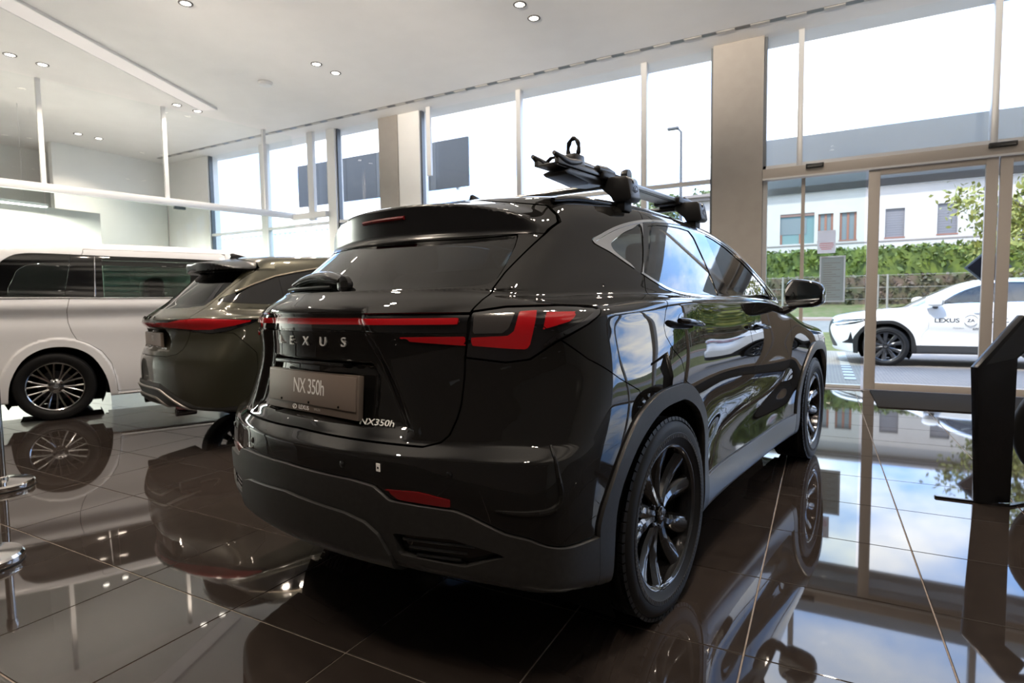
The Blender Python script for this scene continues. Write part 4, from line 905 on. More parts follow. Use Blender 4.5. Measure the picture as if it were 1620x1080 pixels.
def nx_details(root, gt, rds, fds):
    Rr = (math.pi/2, 0, 0)                            # facing rearwards (-y)
    # number plate holder with plate; text as thin raised print
    py = srf(NX_F, .0, .895)-.012; tilt = math.radians(-4)
    ph = empty('number_plate', (0, py, .893), 0, root); ph.rotation_euler = (tilt, 0, 0)
    box('holder', -.268, .268, -.004, .016, -.078, .066, 'plate_frame', ph, .004)
    box('plate', -.258, .258, -.009, .0, -.050, .060, 'plate_brown', ph, .002)
    text_obj('plate_text', 'NX 350h', .074, 'print_white', (-.004,-.0095,.010), Rr, ph, .0004, 0, .92, xs=.72)
    text_obj('holder_text', 'LEXUS', .021, 'print_white', (-.035,-.0055,-.064), Rr, ph, .0004, 0, 1.0, xs=1.05)
    emblem(ph, (-.092,-.0045,-.064), .012, 'print_white', ('Y',-1)); text_obj('holder_text', 'WILEN', .012, 'plate_dim', (.045,-.0055,-.064), Rr, ph, .0003)
    for x in (-.17,0,.17): lathe('screw', [(.004,-.0095),(.004,-.007)], 'black_void', ph, 10, 'Y', (x,-.002,-.042))
    box('plate_lamp_bar', -.20, .20, -.02, .02, .088, .102, 'gloss_black', ph, .004)
    # raised letters and model badge
    for ch, x in zip('LEXUS', (-.180,-.090,.004,.096,.188)):
        text_obj('letter', ch, .044, 'badge_silver', (x, srf(NX_F, x, 1.062)-.004, 1.062), (math.radians(86),0,math.atan(2*.5*x)), gt, .003, xs=1.15)
    n_ = Vector(grad(NX_F, np.array([[.325, srf(NX_F,.325,.812), .812]]))[0]).normalized()
    bd = text_obj('badge', 'NX350h', .030, 'badge_silver', Vector((.325, srf(NX_F,.325,.812), .812))+n_*.004, (0,0,0), gt, .002, xs=1.28); xa = Vector((0,0,1)).cross(n_).normalized(); bd.matrix_local = Matrix.Translation(bd.location) @ Matrix((xa*1.28, n_.cross(xa), n_)).transposed().to_4x4()
    # high brake light on the spoiler face
    pts = [(x, srf(NX_F, x, 1.503)-.001, 1.503-.03*x*x) for x in np.linspace(-.12,.12,9)]
    tube('high_brake_light', pts, .008, 'lamp_red_dark', root, 8)
    # rear wiper
    wp = empty('rear_wiper', (0,0,0), 0, root)
    pts = []
    for t in np.linspace(0,1,10):
        x = .075-.47*t; z = 1.266+.022*math.sin(math.pi*min(1,t*1.2))-.005*t; pts.append((x, srf(NX_F, x, z)-.020+.006*t, z))
    tube('wiper_arm', pts, [.026,.034,.037,.036,.034,.031,.027,.021,.014,.007], 'gloss_black', wp, 14, .6)
    lathe('wiper_pivot', [(.034,-.03),(.032,-.045),(.02,-.052),(0,-.053)], 'gloss_black', wp, 24, 'Y', (.082, srf(NX_F,.082,1.252)+.028, 1.252))
    pts = [(x, srf(NX_F, x, 1.246)-.008, 1.246) for x in np.linspace(-.40,.02,10)]; tube('wiper_blade', pts, .006, 'rubber', wp, 6)
    # parking sensors and tow cover on the bumper
    for x in (-.62,-.27,.27,.62): lathe('parking_sensor', [(.0105,0),(.0105,-.004),(.008,-.005),(0,-.005)], 'gloss_black', root, 20, 'Y', (x, srf(NX_F, x, .695)+.001, .695))
    box('sticker', .395, .412, -.002, .0, -.012, .012, 'print_white', root, mt=Matrix.Translation((0, srf(NX_F,.403,.70)-.001, .70)))
    box('sticker_print', .400, .407, -.0028, -.002, -.004, .002, 'black_void', root, mt=Matrix.Translation((0, srf(NX_F,.403,.70)-.001, .70)))
    # bracket-shaped air outlets at the bumper corners
    for s in (1,-1):
        pts = [(.852,-.69,.775),(.872,-.695,.70),(.878,-.69,.635),(.862,-.715,.605),(.80,-.775,.598),(.745,-.815,.602)]
        q = []
        for x,y,z in smooth_poly(pts, 5, False):
            # settle on the bumper surface along the diagonal
            for _ in range(12):
                v = float(NX_F(np.array([x]),np.array([y]),np.array([z]))[0]); x -= v*.75; y += v*.6
            q.append((s*x, y, z))
        tube('bumper_bracket', q, [.004+.006*math.sin(math.pi*i/(len(q)-1)) for i in range(len(q))], 'paint', root, 8)
    # door handles on dark recess cups
    for i, (dlist, y0, y1, z0, z1) in enumerate(((rds,.055,.305,1.108,1.082),(fds,1.13,1.38,1.045,1.028))):
        for s, d in zip((1,-1), dlist):
            pts = []
            for t in np.linspace(0,1,9):
                y = y0+(y1-y0)*t; z = z0+(z1-z0)*t; o = .006+.034*math.sin(math.pi*min(1,.12+t*.76))**.6; pts.append((s*(srfx(NX_F,y,z)+o), y, z))
            h = tube('door_handle', pts, [.012,.016,.017,.017,.017,.016,.015,.013,.009], 'paint', d, 12, .75)
            yc = y0+.10; zc = (z0+z1)/2+.004; bm = bmesh.new()
            ring = []; n = 24
            for k in range(n):
                a = 2*math.pi*k/n; yy = yc+.055*math.cos(a); zz = zc+.036*math.sin(a); ring.append((yy, zz))
            c = bm.verts.new((s*(srfx(NX_F,yc,zc)+.0015), yc, zc)); vs_ = [bm.verts.new((s*(srfx(NX_F,a,b)+.0015), a, b)) for a,b in ring]
            for k in range(n): bm.faces.new((c, vs_[k], vs_[(k+1)%n]))
            bm_obj('handle_cup', bm, 'gloss_black', d, smooth=60)
    # door mirrors
    for s in (1,-1):
        mr = empty('door_mirror', (0,0,0), 0, root)
        bm = bmesh.new()
        sec = [(1.845,.30,.55),(1.86,.72,.82),(1.885,.93,.96),(1.93,1.,1.),(1.98,.96,.95),(2.03,.80,.80),(2.06,.52,.55),(2.07,.2,.25)]
        rings = []
        cx, cz = .985, 1.215
        for y, sx, sz in sec:
            ring = []
            for k in range(24):
                a = 2*math.pi*k/24; c_, s_ = math.cos(a), math.sin(a); e = .62
                px = math.copysign(abs(c_)**e, c_)*.118*sx; pz = math.copysign(abs(s_)**e, s_)*.088*sz
                pz *= 1-.22*(px/.118); pz -= .014*(px/.118)*(1 if s_ < 0 else .2)
                ring.append(bm.verts.new((s*(cx+px), y+.03*px/.118*-1+.02, cz+pz)))
            rings.append(ring)
        for A,B in zip(rings[:-1], rings[1:]):
            for k in range(24): bm.faces.new((A[k],A[(k+1)%24],B[(k+1)%24],B[k]))
        bm.faces.new(rings[0]); bm.faces.new(rings[-1]); bm_obj('mirror_housing', bm, 'paint', mr, smooth=40)
        bm = bmesh.new(); ring = []; c = bm.verts.new((s*cx, 1.862, cz))
        for k in range(28):
            a = 2*math.pi*k/28; c_, s_ = math.cos(a), math.sin(a); e = .6; px = math.copysign(abs(c_)**e, c_)*.103; pz = math.copysign(abs(s_)**e, s_)*.074; pz *= 1-.22*(px/.118)
            ring.append(bm.verts.new((s*(cx+px), 1.862-.03*px/.118, cz+pz)))
        for k in range(28): bm.faces.new((c, ring[k], ring[(k+1)%28]))
        bm_obj('mirror_glass', bm, 'mirror', mr, smooth=60)
        tube('mirror_arm', [(s*.845,1.93,1.105),(s*.88,1.94,1.115),(s*.925,1.945,1.14),(s*.95,1.945,1.165),(s*.965,1.945,1.185)], [.05,.045,.036,.034,.036], 'gloss_black', mr, 14, .6)
    # roof rails, antenna
    for s in (1,-1):
        pts = []
        for y in np.linspace(-.22,1.28,20):
            x = .575-.035*((y-.5)/.8)**2; z = float(nx_zr(y))-.10*x*x-.012; h = .012*sst((y+.22)/.14)*sst((1.28-y)/.14)
            pts.append((s*x, y, float(z+h-.010)))
        tube('roof_rail', pts, .013, 'gloss_black', root, 10, .8)
    bm = bmesh.new(); zz = float(nx_zr(.05))-.008
    prof = [(-.20,0),(-.195,.052),(-.185,.056),(-.10,.030),(-.02,.008),(.02,0)]
    for wdt, sc in ((.016,1.),):
        A = [bm.verts.new((-wdt*(1-.75*z/.06), y+.13, zz+z*.85)) for y,z in prof]; B = [bm.verts.new((wdt*(1-.75*z/.06), y+.13, zz+z*.85)) for y,z in prof]; n = len(prof)
        bm.faces.new(A); bm.faces.new(B[::-1])
        for i in range(n): bm.faces.new((A[i],B[i],B[(i+1)%n],A[(i+1)%n]))
    bmesh.ops.bevel(bm, geom=bm.edges[:], offset=.003, segments=2, affect='EDGES', profile=.5)
    bm_obj('antenna', bm, 'gloss_black', root, smooth=40)
    # cabin: seats, dash, steering wheel
    def seat(x, y, w, name):
        st = empty(name, (x,y,0), 0, root)
        box('cushion', -w, w, -.25, .27, .62, .78, 'cabin_dark', st, .05, 3)
        box('backrest', -w*.95, w*.95, -.09, .05, .0, .62, 'cabin_dark', st, .05, 3, Matrix.Translation((0,-.25,.74)) @ Matrix.Rotation(math.radians(14),4,'X'))
        for hx in ((0,) if w < .4 else (-.42,.42)): box('headrest', hx-.13, hx+.13, -.06, .04, .0, .17, 'cabin_dark', st, .04, 3, Matrix.Translation((0,-.42,1.34)) @ Matrix.Rotation(math.radians(8),4,'X'))
    seat(.38, 1.42, .26, 'front_seat'); seat(-.38, 1.42, .26, 'front_seat'); seat(0, .42, .62, 'rear_bench')
    box('dashboard', -.70, .70, 1.98, 2.3, .80, 1.10, 'cabin_dark', root, .06, 3)
    lathe('steering_wheel', [(.185,-.012),(.197,0),(.185,.012),(.173,0)], 'cabin_dark', root, 32, 'Y', (-.38,1.88,1.06), close=True)
# ---------------------------------------------------------------- roof rack with bike carrier (clamped on the black car's rails)
def build_rack():
    rk = empty('roof_rack', (0,0,0), -TA, label='pair of aluminium roof bars with black feet on the black car', cat='roof rack')
    for y in (.26,1.09):
        zb = 1.690
        bm = bmesh.new(); b_tube(bm, [(-.58,y,zb),(-.3,y,zb+.004),(0,y,zb+.006),(.3,y,zb+.004),(.58,y,zb)], .030, 14, True, .45); bm_obj('cross_bar', bm, 'frame_alu_dark', rk, smooth=40)
        for s in (1,-1):
            ft = empty('foot', (s*.575, y, 1.60), 0, rk)
            bm = bmesh.new()
            A = [(-.075,.075),(-.070,.105),(-.02,.116),(.050,.112),(.062,.10),(.078,.018),(.066,.006),(-.012,.010),(-.022,.045)]
            b_prism(bm, [(s*u, v) for u, v in A], 'y', -.048, .048); bmesh.ops.bevel(bm, geom=bm.edges[:], offset=.007, segments=2, affect='EDGES', profile=.5)
            bm_obj('foot_body', bm, 'black_plastic', ft, smooth=35)
            box('foot_clamp', min(s*-.03,s*.04), max(s*-.03,s*.04), -.035, .035, -.03, .012, 'rubber', ft, .005)
            em = emblem(ft, (s*.0745,0,.058), .020, 'dark_chrome', ('X',s))
            lathe('foot_lock', [(.010,s*.058),(.010,s*.068),(.0,s*.068)], 'chrome', ft, 16, 'X', (0,.0,.094))
    bc = empty('bike_carrier', (0,0,0), -TA, label='aluminium bike carrier tray with black frame clamp on the roof bars', cat='bike carrier')
    X = .47; Z = 1.715
    for dx in (-.048,.048): box('tray_rail', X+dx-.010, X+dx+.010, -.15, 1.30, Z, Z+.022, 'frame_alu_dark', bc, .004)
    box('tray_floor', X-.04, X+.04, -.15, 1.30, Z-.002, Z+.006, 'frame_alu_dark', bc, .002)
    for y in (.26,1.09): box('tray_bracket', X-.075, X+.075, y-.09, y+.09, Z-.012, Z+.028, 'black_plastic', bc, .010, 2)
    # under-body of the clamp between tray and bar
    prism('clamp_foot', [(-.06,Z-.002),(.30,Z-.002),(.24,Z-.030),(.10,Z-.042),(-.08,Z-.030),(-.10,Z-.020)], 'x', X-.055, X+.055, 'black_plastic', bc, .006)
    # wheel cups with straps at both ends
    for y0, d in ((-.17,1),(1.33,-1)):
        for side in (-1,1):
            bm = bmesh.new(); pts = [(X+side*.050, y0+d*.20*t, Z+.018+.018*abs(2*t-1)**1.6) for t in np.linspace(0,1,9)]
            b_tube(bm, pts, [.008,.012,.015,.016,.016,.016,.015,.012,.008], 8); bm_obj('wheel_cup', bm, 'black_plastic', bc, smooth=50)
        tube('strap', [(X-.052,y0+d*.10,Z+.03),(X-.03,y0+d*.10,Z+.045),(X+.03,y0+d*.10,Z+.045),(X+.052,y0+d*.10,Z+.03)], .012, 'rubber', bc, 8, .4)
    # frame clamp: arm folded along the tray, block with ring claw at its end
    tube('clamp_arm', [(X+.005,.52,Z+.03),(X+.006,.30,Z+.040),(X+.008,.06,Z+.045)], [.016,.016,.017], 'frame_alu_dark', bc, 10)
    box('clamp_block', X-.026, X+.036, .01, .09, Z+.005, Z+.075, 'black_plastic', bc, .012, 2)
    cz = Z+.098; ring = [(X+.004+.026*math.cos(a), .045, cz+.042*math.sin(a)) for a in np.linspace(-math.pi*.5, math.pi*1.45, 22)]
    tube('claw_ring', ring, [.0085+.002*math.sin(i*1.9) for i in range(22)], 'rubber', bc, 8)
    lathe('clamp_lever', [(.0,-.08),(.016,-.07),(.021,0),(.014,.07),(0,.08)], 'black_plastic', bc, 16, 'Y', (X+.055,.22,Z+.028))
    lathe('clamp_knob', [(.0,-.018),(.024,-.016),(.027,0),(.024,.016),(0,.018)], 'black_plastic', bc, 18, 'X', (X+.085,.36,Z+.03))
build_rack()
# ---------------------------------------------------------------- the dark olive SUV behind
rx_yr = spl([.2,.35,.5,.62,.75,.85,.95,1.02,1.07,1.12,1.17,1.23,1.3],[-.93,-1.01,-1.045,-1.05,-1.04,-1.005,-.985,-1.0,-1.025,-.98,-.905,-.82,-.72])
rx_cr = spl([.2,.5,.75,.95,1.1,1.25],[.26,.32,.36,.42,.48,.52]); rx_yf = spl([.2,.4,.6,.8,.9,1.0],[3.68,3.78,3.82,3.80,3.72,3.55])
rx_zt = spl([-1.1,-.5,0,1.,2.,2.5,3.,3.5,3.8],[1.20,1.205,1.20,1.19,1.15,1.10,1.05,.98,.92]); rx_zr = spl([-.7,-.3,.2,.8,1.3,1.7],[1.595,1.645,1.68,1.685,1.66,1.61])
rx_xb = spl([-1.,-.5,0,.5,1.1,1.7,2.2,2.6],[.66,.755,.82,.845,.86,.85,.82,.76]); rx_zb = spl([-1.1,-.9,-.6,-.3,.3,3.,3.4,3.8],[.36,.35,.32,.28,.25,.25,.26,.3])
RX_CLAD = [(0,.555),(.34,.545),(.45,.50),(.62,.42),(.75,.375),(1.2,.36),(1.2,0),(0,0)]; RX_TG = [(0,1.66),(.56,1.58),(.63,1.52),(.60,1.30),(.60,1.13),(.60,1.0),(.57,.84),(.52,.795),(.40,.775),(0,.775)]
RX_GL = [(0,1.50),(.40,1.50),(.555,1.50),(.575,1.40),(.575,1.25),(.56,1.195),(.45,1.182),(0,1.172)]; RX_REC = [(0,1.0),(.30,1.0),(.38,.90),(.40,.83),(0,.83)]
RX_ARCH = [(-.43,.1),(-.435,.40),(-.40,.58),(-.30,.72),(-.15,.80),(0,.82),(.15,.80),(.30,.72),(.40,.58),(.435,.40),(.43,.1)]
def RX_F(x, y, z):
    x = np.abs(x); zc = 1.09
    ridge = .018*sst((y+.8)/.3)*(1-sst((y-.2)/.8))/(1+((z-zc)/.03)**2)
    side = x-(1.03*NX_Xs(y/1.055, z/1.0)+ridge)
    if np.ndim(x) == 3: xx, zz = np.broadcast_arrays(x[:,0,:], z[:,0,:]); ex = lambda a: a[:,None,:]
    else: xx, zz = x, z; ex = lambda a: a
    eng = .035*sst((.02-sdpoly(xx, zz, sym(RX_REC)))/.05)-.012*sst((.006-sdpoly(xx, zz, sym(RX_CLAD)))/.03)
    rear = (rx_yr(z)+rx_cr(z)*x*x-y)*.9+ex(eng)*(y < -.3)
    front = (y-(rx_yf(z)-.40*x*x))*.9; top = z-(rx_zt(y)-.18*np.maximum(x-.2,0)**2)
    L = smax(smax(smax(smax(side, rear, .13), front, .25), top, .06), rx_zb(y)-z, .04)
    z2 = np.maximum(z-1.18, 0); gs = (x-(rx_xb(y)-z2*.43-.12*z2**2))*.9
    gr = ((-.89+np.maximum(z-1.172,0)*1.12+.50*x*x)-y)*.6; gf = (y-(2.62-(z-1.08)*2.05-.33*x*x))*.45; gt = z-(rx_zr(y)-.10*x*x)
    G = np.maximum(smax(smax(smax(gs, gr, .08), gf, .07), gt, .11), .9-z)
    S = smax((-.64+.50*x*x-y), z-(1.585+.14*(y+.64)-.14*x*x-.35*x**4), .012); S = smax(S, 1.505-z, .012); S = smax(S, y+.12, .02); S = smax(S, gs-.004, .03)
    return smin(L, smin(G, S, .012), .05)
def build_rx():
    root = empty('suv_car', (-3.83+1.05*math.sin(math.radians(17)), .58+1.05*math.cos(math.radians(17)), 0), -math.radians(17), label='dark olive green SUV parked behind the black car, rear towards us', cat='car')
    b = surfsym(RX_F, 1.0, 50, np.concatenate([np.arange(-1.12,.2,.0165),np.arange(.2,3.9,.04)]), np.concatenate([np.arange(.2,1.0,.018),np.arange(1.0,1.14,.011),np.arange(1.14,1.76,.018)]))
    sg = lambda m, P, x0=.3: np.maximum(sdpoly(m[0][:,1], m[0][:,2], P), x0-np.abs(m[0][:,0])); rg = lambda m, P, y0=-.25: np.maximum(sdpoly(np.abs(m[0][:,0]), m[0][:,2], P), m[0][:,1]-y0)
    for dy in (0, 2.85): _, b = split(b, sg(b, [(y+dy,z) for y,z in RX_ARCH], .55), 0)
    tg, b = split(b, rg(b, sym(RX_TG), -.24), .005); gl, tg = split(tg, rg(tg, sym(RX_GL)), .003); panel('rear_window', gl, 'glass_rear', root, .006, -.003)
    sp, tg = split(tg, 1.503-tg[0][:,2], .003); panel('spoiler', sp, 'spoiler_plastic', root, .01)
    # floating roof: black rear pillar with a bronze strip, side glass
    dlo, b = split(b, sg(b, smooth_poly([(-.62,1.235),(-.42,1.33),(-.15,1.44),(.25,1.53),(.7,1.575),(1.2,1.565),(1.6,1.46),(1.95,1.25),(2.02,1.15),(1.2,1.165),(.3,1.185),(-.3,1.205)],3)), .003)
    for h in halves(dlo):
        pil, gls = split(h, h[0][:,1]+.12, .003); panel('pillar_cover', pil, 'gloss_black', root, .006); panel('side_window', gls, 'glass_privacy', root, .006, -.003)
    lo = lambda m, P: np.maximum(sdpoly(np.abs(m[0][:,0])*.85+m[0][:,1]*.53, m[0][:,2], P), m[0][:,1]+.2)
    D = lambda L: [(x*.85+y*.53, z) for x,y,z in L]
    housing = D([(-.0,-1.03,1.055),(.45,-.93,1.08),(.70,-.80,1.095),(.86,-.52,1.085),(.90,-.34,1.075),(.90,-.42,1.04),(.88,-.62,.985),(.80,-.78,.965),(.60,-.86,.985),(.30,-.98,1.015),(0,-1.03,1.02)])
    red = D([(.0,-1.03,1.052),(.40,-.95,1.058),(.55,-.89,1.078),(.70,-.80,1.088),(.85,-.52,1.078),(.89,-.36,1.07),(.88,-.55,1.03),(.80,-.76,1.0),(.66,-.84,1.0),(.50,-.91,1.012),(.30,-.98,1.025),(0,-1.03,1.028)])
    lm, tg = split(tg, lo(tg, housing), .002); lm2, b = split(b, lo(b, housing), .004)
    gt = panel('tailgate', tg, 'paint_green', root, .012)
    lp = panel('light_bar', lm, 'lamp_black', root, .008, .002); panel('light_bar_lens', clip(lm, lo(lm, red)), 'lamp_red', lp, .008, .008)
    for h in halves(lm2):
        t = panel('tail_lamp', h, 'lamp_black', root, .008, .002); panel('tail_lens', clip(h, lo(h, red)), 'lamp_red', t, .008, .008)
    bp, b = split(b, sdpoly(b[0][:,1], b[0][:,2], [(-2,1.02),(-.60,.97),(-.44,.80),(-.40,0),(-2,0)]), .004); cl, bp = split(bp, sdpoly(np.abs(bp[0][:,0]), bp[0][:,2], sym(RX_CLAD)), .003)
    panel('rear_bumper', bp, 'paint_green', root, .012); panel('bumper_cladding', cl, 'matte_trim', root, .012)
    # satin wave trims, reflectors, exhausts
    def wave(pts, r, m):
        for s in (1,-1):
            q = []
            for x, z in smooth_poly(pts, 4, False):
                q.append((s*x, srf(RX_F, x, z)-.004, z))
            tube('bumper_trim', q, r, m, root, 8)
    wave([(.0,.505),(.30,.50),(.40,.47),(.55,.40),(.68,.345)], .011, 'satin_silver'); wave([(.0,.43),(.22,.425),(.30,.405),(.42,.345),(.50,.325),(.66,.335)], .011, 'satin_silver')
    for s in (1,-1):
        tube('reflector', [(s*x, srf(RX_F,x,.355)-.006, .355) for x in (.52,.57,.62)], .014, 'lamp_red_dark', root, 8)
        lathe('exhaust', [(.03,-.05),(.034,-.05),(.034,.1),(.03,.1)], 'dark_chrome', root, 18, 'Y', (s*.52,-.90,.315))
    rd, b = split(b, sg(b, [(-.05,1.3),(-.08,1.10),(.05,.93),(.25,.83),(.42,.62),(.46,.38),(1.25,.37),(1.22,.8),(1.08,1.3)]), .004); fd, b = split(b, sg(b, [(1.08,1.3),(1.22,.8),(1.25,.37),(2.25,.37),(2.15,.8),(2.15,1.3)]), .004)
    for h in halves(rd): panel('rear_door', h, 'paint_green', root, .01)
    for h in halves(fd): panel('front_door', h, 'paint_green', root, .01)
    ws, b = split(b, np.maximum(sdpoly(b[0][:,0], b[0][:,2], sym([(0,1.66),(.5,1.62),(.62,1.56),(.76,1.2),(.75,1.12),(0,1.09)])), 1.3-b[0][:,1]), .004); panel('windscreen', ws, 'glass_front', root, .006)
    panel('body_shell', b, 'paint_green', root, .012)
    ln = surfsym(lambda x,y,z: RX_F(x,y,z)+.025, 1.0, 17, np.arange(-1.12,3.9,.07), np.arange(.2,1.75,.06)); ln = clip(ln, ln[0][:,2]-1.11)
    for yc in (0,2.85): ln = clip(ln, -np.maximum(np.hypot(ln[0][:,1]-yc, ln[0][:,2]-.372)-.46, .58-np.abs(ln[0][:,0])))
    mobj('inner_liner', ln[0], ln[2], 'black_void', root, N=ln[1])
    for yc in (0.,2.85):
        for s in (1,-1): nx_wheel(root, 'wheel', (s*.83, yc, .372), s, 'rim_black', 40, .4, False)
    # plate, badge, letters, antenna
    py = srf(RX_F, 0, .90)-.012; ph = empty('number_plate', (0,py,.905), 0, root)
    box('holder', -.265, .265, -.004, .016, -.078, .066, 'plate_frame', ph, .003); box('plate', -.258, .258, -.009, 0, -.05, .06, 'plate_brown', ph); text_obj('plate_text', 'RX', .07, 'print_white', (0,-.0095,.01), (math.pi/2,0,0), ph, .0004, xs=.72); box('holder_print', -.14, .14, -.006, -.004, -.07, -.058, 'print_white', ph)
    for ch, x in zip('LEXUS', (-.18,-.09,0,.09,.18)): text_obj('letter', ch, .04, 'gloss_black', (x, srf(RX_F,x,1.098)-.003, 1.098), (math.radians(60),0,.9*x), gt, .003)
    text_obj('badge', 'RX 350h', .026, 'chrome', (.30, srf(RX_F,.30,.835)-.003, .835), (math.radians(78),0,.2), gt, .002)
    prism('antenna', [(-.30,1.62),(-.29,1.69),(-.27,1.695),(-.15,1.665),(-.06,1.645),(-.08,1.62)], 'x', -.014, .014, 'gloss_black', root, .004)
    for s in (1,-1):
        pts = [(s*(float(rx_xb(y))-max(z-1.18,0)*.43-.12*max(z-1.18,0)**2+.004), y, z) for y, z in [(-.50,1.31),(-.35,1.375),(-.15,1.45),(.05,1.495),(.3,1.54)]]
        tube('roof_strip', pts, .010, 'bronze_trim', root, 8)
    return root
mat('satin_silver', (.38,.36,.34), .28, .9); mat('bronze_trim', (.42,.36,.28), .25, .9)
# ---------------------------------------------------------------- the white minivan at the left edge
LM_ARCH = [(-.40,.05),(-.39,.25),(-.36,.45),(-.26,.65),(-.12,.755),(.04,.785),(.20,.755),(.34,.65),(.44,.45),(.475,.25),(.48,.05)]
LM_ARCH = [tuple(p) for p in smooth_poly(LM_ARCH, 3, False)]
lm_w = spl([-1.2,-.9,-.4,0,.6,1.5,2.5,3.2,3.9],[.80,.90,.935,.945,.945,.945,.94,.92,.80]); lm_zr = spl([-1.1,-.6,0,1.,2.,2.4],[1.84,1.90,1.93,1.945,1.90,1.85])
lm_sec = spl([.2,.35,.6,.85,1.0,1.13,1.18,1.3,1.75,1.9],[-.03,-.008,.0,-.004,-.010,-.016,.004,-.012,-.085,-.14])
def LM_F(x, y, z):
    x = np.abs(x)
    d = (sdpoly(y[0], z[0], LM_ARCH)[None] if np.ndim(x) == 3 else sdpoly(y, z, LM_ARCH)); side = x-(lm_w(y)+lm_sec(z)+.012*sst((.10-d)/.03))
    rear = (-1.08+.12*np.maximum(z-1.1,0)+.20*x*x-y)*.95; front = (y-(3.95-.45*np.maximum(z-.9,0)-1.1*np.maximum(z-1.05,0)-.35*x*x))*.6
    top = z-(lm_zr(y)-.06*x*x)
    return smax(smax(smax(smax(side, rear, .16), front, .2), top, .13), .21-z, .04)
def build_lm():
    h = math.radians(25); root = empty('minivan', (-6.643+.04*math.sin(h), 1.093+.04*math.cos(h), 0), -h, label='pearl white minivan with dark windows at the left picture edge', cat='car')
    b = surfsym(LM_F, 1.0, 40, np.concatenate([np.arange(-1.15,1.2,.021),np.arange(1.2,4.05,.045)]), np.arange(.16,2.02,.0185))
    sg = lambda m, P, x0=.4: np.maximum(sdpoly(m[0][:,1], m[0][:,2], P), x0-np.abs(m[0][:,0]))
    for dy in (0,3.0): _, b = split(b, sg(b, [(y+dy,z) for y,z in LM_ARCH], .55), 0)
    band = smooth_poly([(-.42,1.318),(-.40,1.62),(-.33,1.715),(-.22,1.765),(0,1.775),(.6,1.765),(1.5,1.755),(2.3,1.70),(2.75,1.45),(2.8,1.33),(1.5,1.305),(.5,1.308)],4)
    dlo, b = split(b, sg(b, band), .003)
    for s, hh in zip((1,-1), halves(dlo)):
        q, hh = split(hh, sdpoly(hh[0][:,1], hh[0][:,2], [(-.9,1.0),(-.9,2),(.235,2),(.12,1.30),(.1,1.0)]), .004); w, hh = split(hh, sdpoly(hh[0][:,1], hh[0][:,2], [(.47,1.31),(.47,1.76),(1.55,1.75),(1.55,1.31)]), .003)
        panel('quarter_window', q, 'glass_privacy', root, .006, -.002); panel('door_window', w, 'glass_van', root, .006, -.002); panel('pillar_cover', hh, 'gloss_black', root, .006)
        tube('pillar_reflection', [(s*(float(lm_w(.4))+float(lm_sec(z))+.004), .385+.02*(z-1.3)/.45, z) for z in (1.315,1.45,1.6,1.755)], [.010,.007,.005,.005], 'chrome', root, 6)  # chrome strip standing in for a bright upright reflection on the pillar
        for nm, z in (('belt_trim',1.303),): tube(nm, [(s*(float(lm_w(y))+float(lm_sec(z))+.003), y, z-(.005 if y > .3 else 0)) for y in np.linspace(-.45,2.8,12)], .008, 'chrome', root, 6)
    door = [(.30,1.835),(.305,1.80),(.277,1.75),(.184,1.41),(.165,1.31),(.134,1.162),(.138,1.04),(.165,.938),(.205,.852),(.30,.81),(.42,.715),(.50,.58),(.535,.40),(.545,.26),(1.72,.26),(1.72,1.835)]
    dd, b = split(b, sg(b, door), .005)
    for hh in halves(dd): panel('sliding_door', hh, 'paint_pearl', root, .012)
    gw, b = split(b, np.maximum(sdpoly(b[0][:,0], b[0][:,2], sym([(0,1.80),(.66,1.76),(.74,1.35),(0,1.25)])), b[0][:,1]+.6), .004); panel('rear_window', gw, 'glass_privacy', root, .006)
    wsc, b = split(b, np.maximum(sdpoly(b[0][:,0], b[0][:,2], sym([(0,1.82),(.64,1.76),(.80,1.2),(0,1.12)])), 2.2-b[0][:,1]), .004); panel('windscreen', wsc, 'glass_front', root, .006)
    panel('body_shell', b, 'paint_pearl', root, .012)
    tube('sill_trim', [(.915,y,.232) for y in np.linspace(.50,2.5,8)], .014, 'chrome', root, 8)
    ln = surfsym(lambda x,y,z: LM_F(x,y,z)+.03, 1.0, 14, np.arange(-1.15,4.05,.08), np.arange(.16,2.02,.07)); ln = clip(ln, ln[0][:,2]-1.29)
    for yc in (0,3.0): ln = clip(ln, -np.maximum(np.hypot(ln[0][:,1]-yc, ln[0][:,2]-.36)-.46, .58-np.abs(ln[0][:,0])))
    mobj('inner_liner', ln[0], ln[2], 'black_void', root, N=ln[1])
    for yc in (0.,3.0):
        for s in (1,-1): van_wheel(root, (s*.835, yc, .36), s)
    for yc in (0.,3.0):
        for s in (1,-1):
            bm = bmesh.new(); rg = [[bm.verts.new((s*x, yc+.45*math.cos(a), .36+.45*math.sin(a))) for a in np.linspace(-.5, math.pi+.5, 24)] for x in (.58,.90)]
            for k in range(23): bm.faces.new((rg[0][k], rg[0][k+1], rg[1][k+1], rg[1][k]))
            bm.faces.new(rg[0]); bm_obj('wheel_well', bm, 'black_void', root, smooth=60)
    for y in (1.35,): 
        for x in (.42,-.42):
            st = empty('cabin_seat', (x,y,0), 0, root); box('cushion', -.28, .28, -.25, .3, .55, .75, 'cabin_dark', st, .05); box('backrest', -.28, .28, -.45, -.28, .7, 1.55, 'cabin_dark', st, .06)
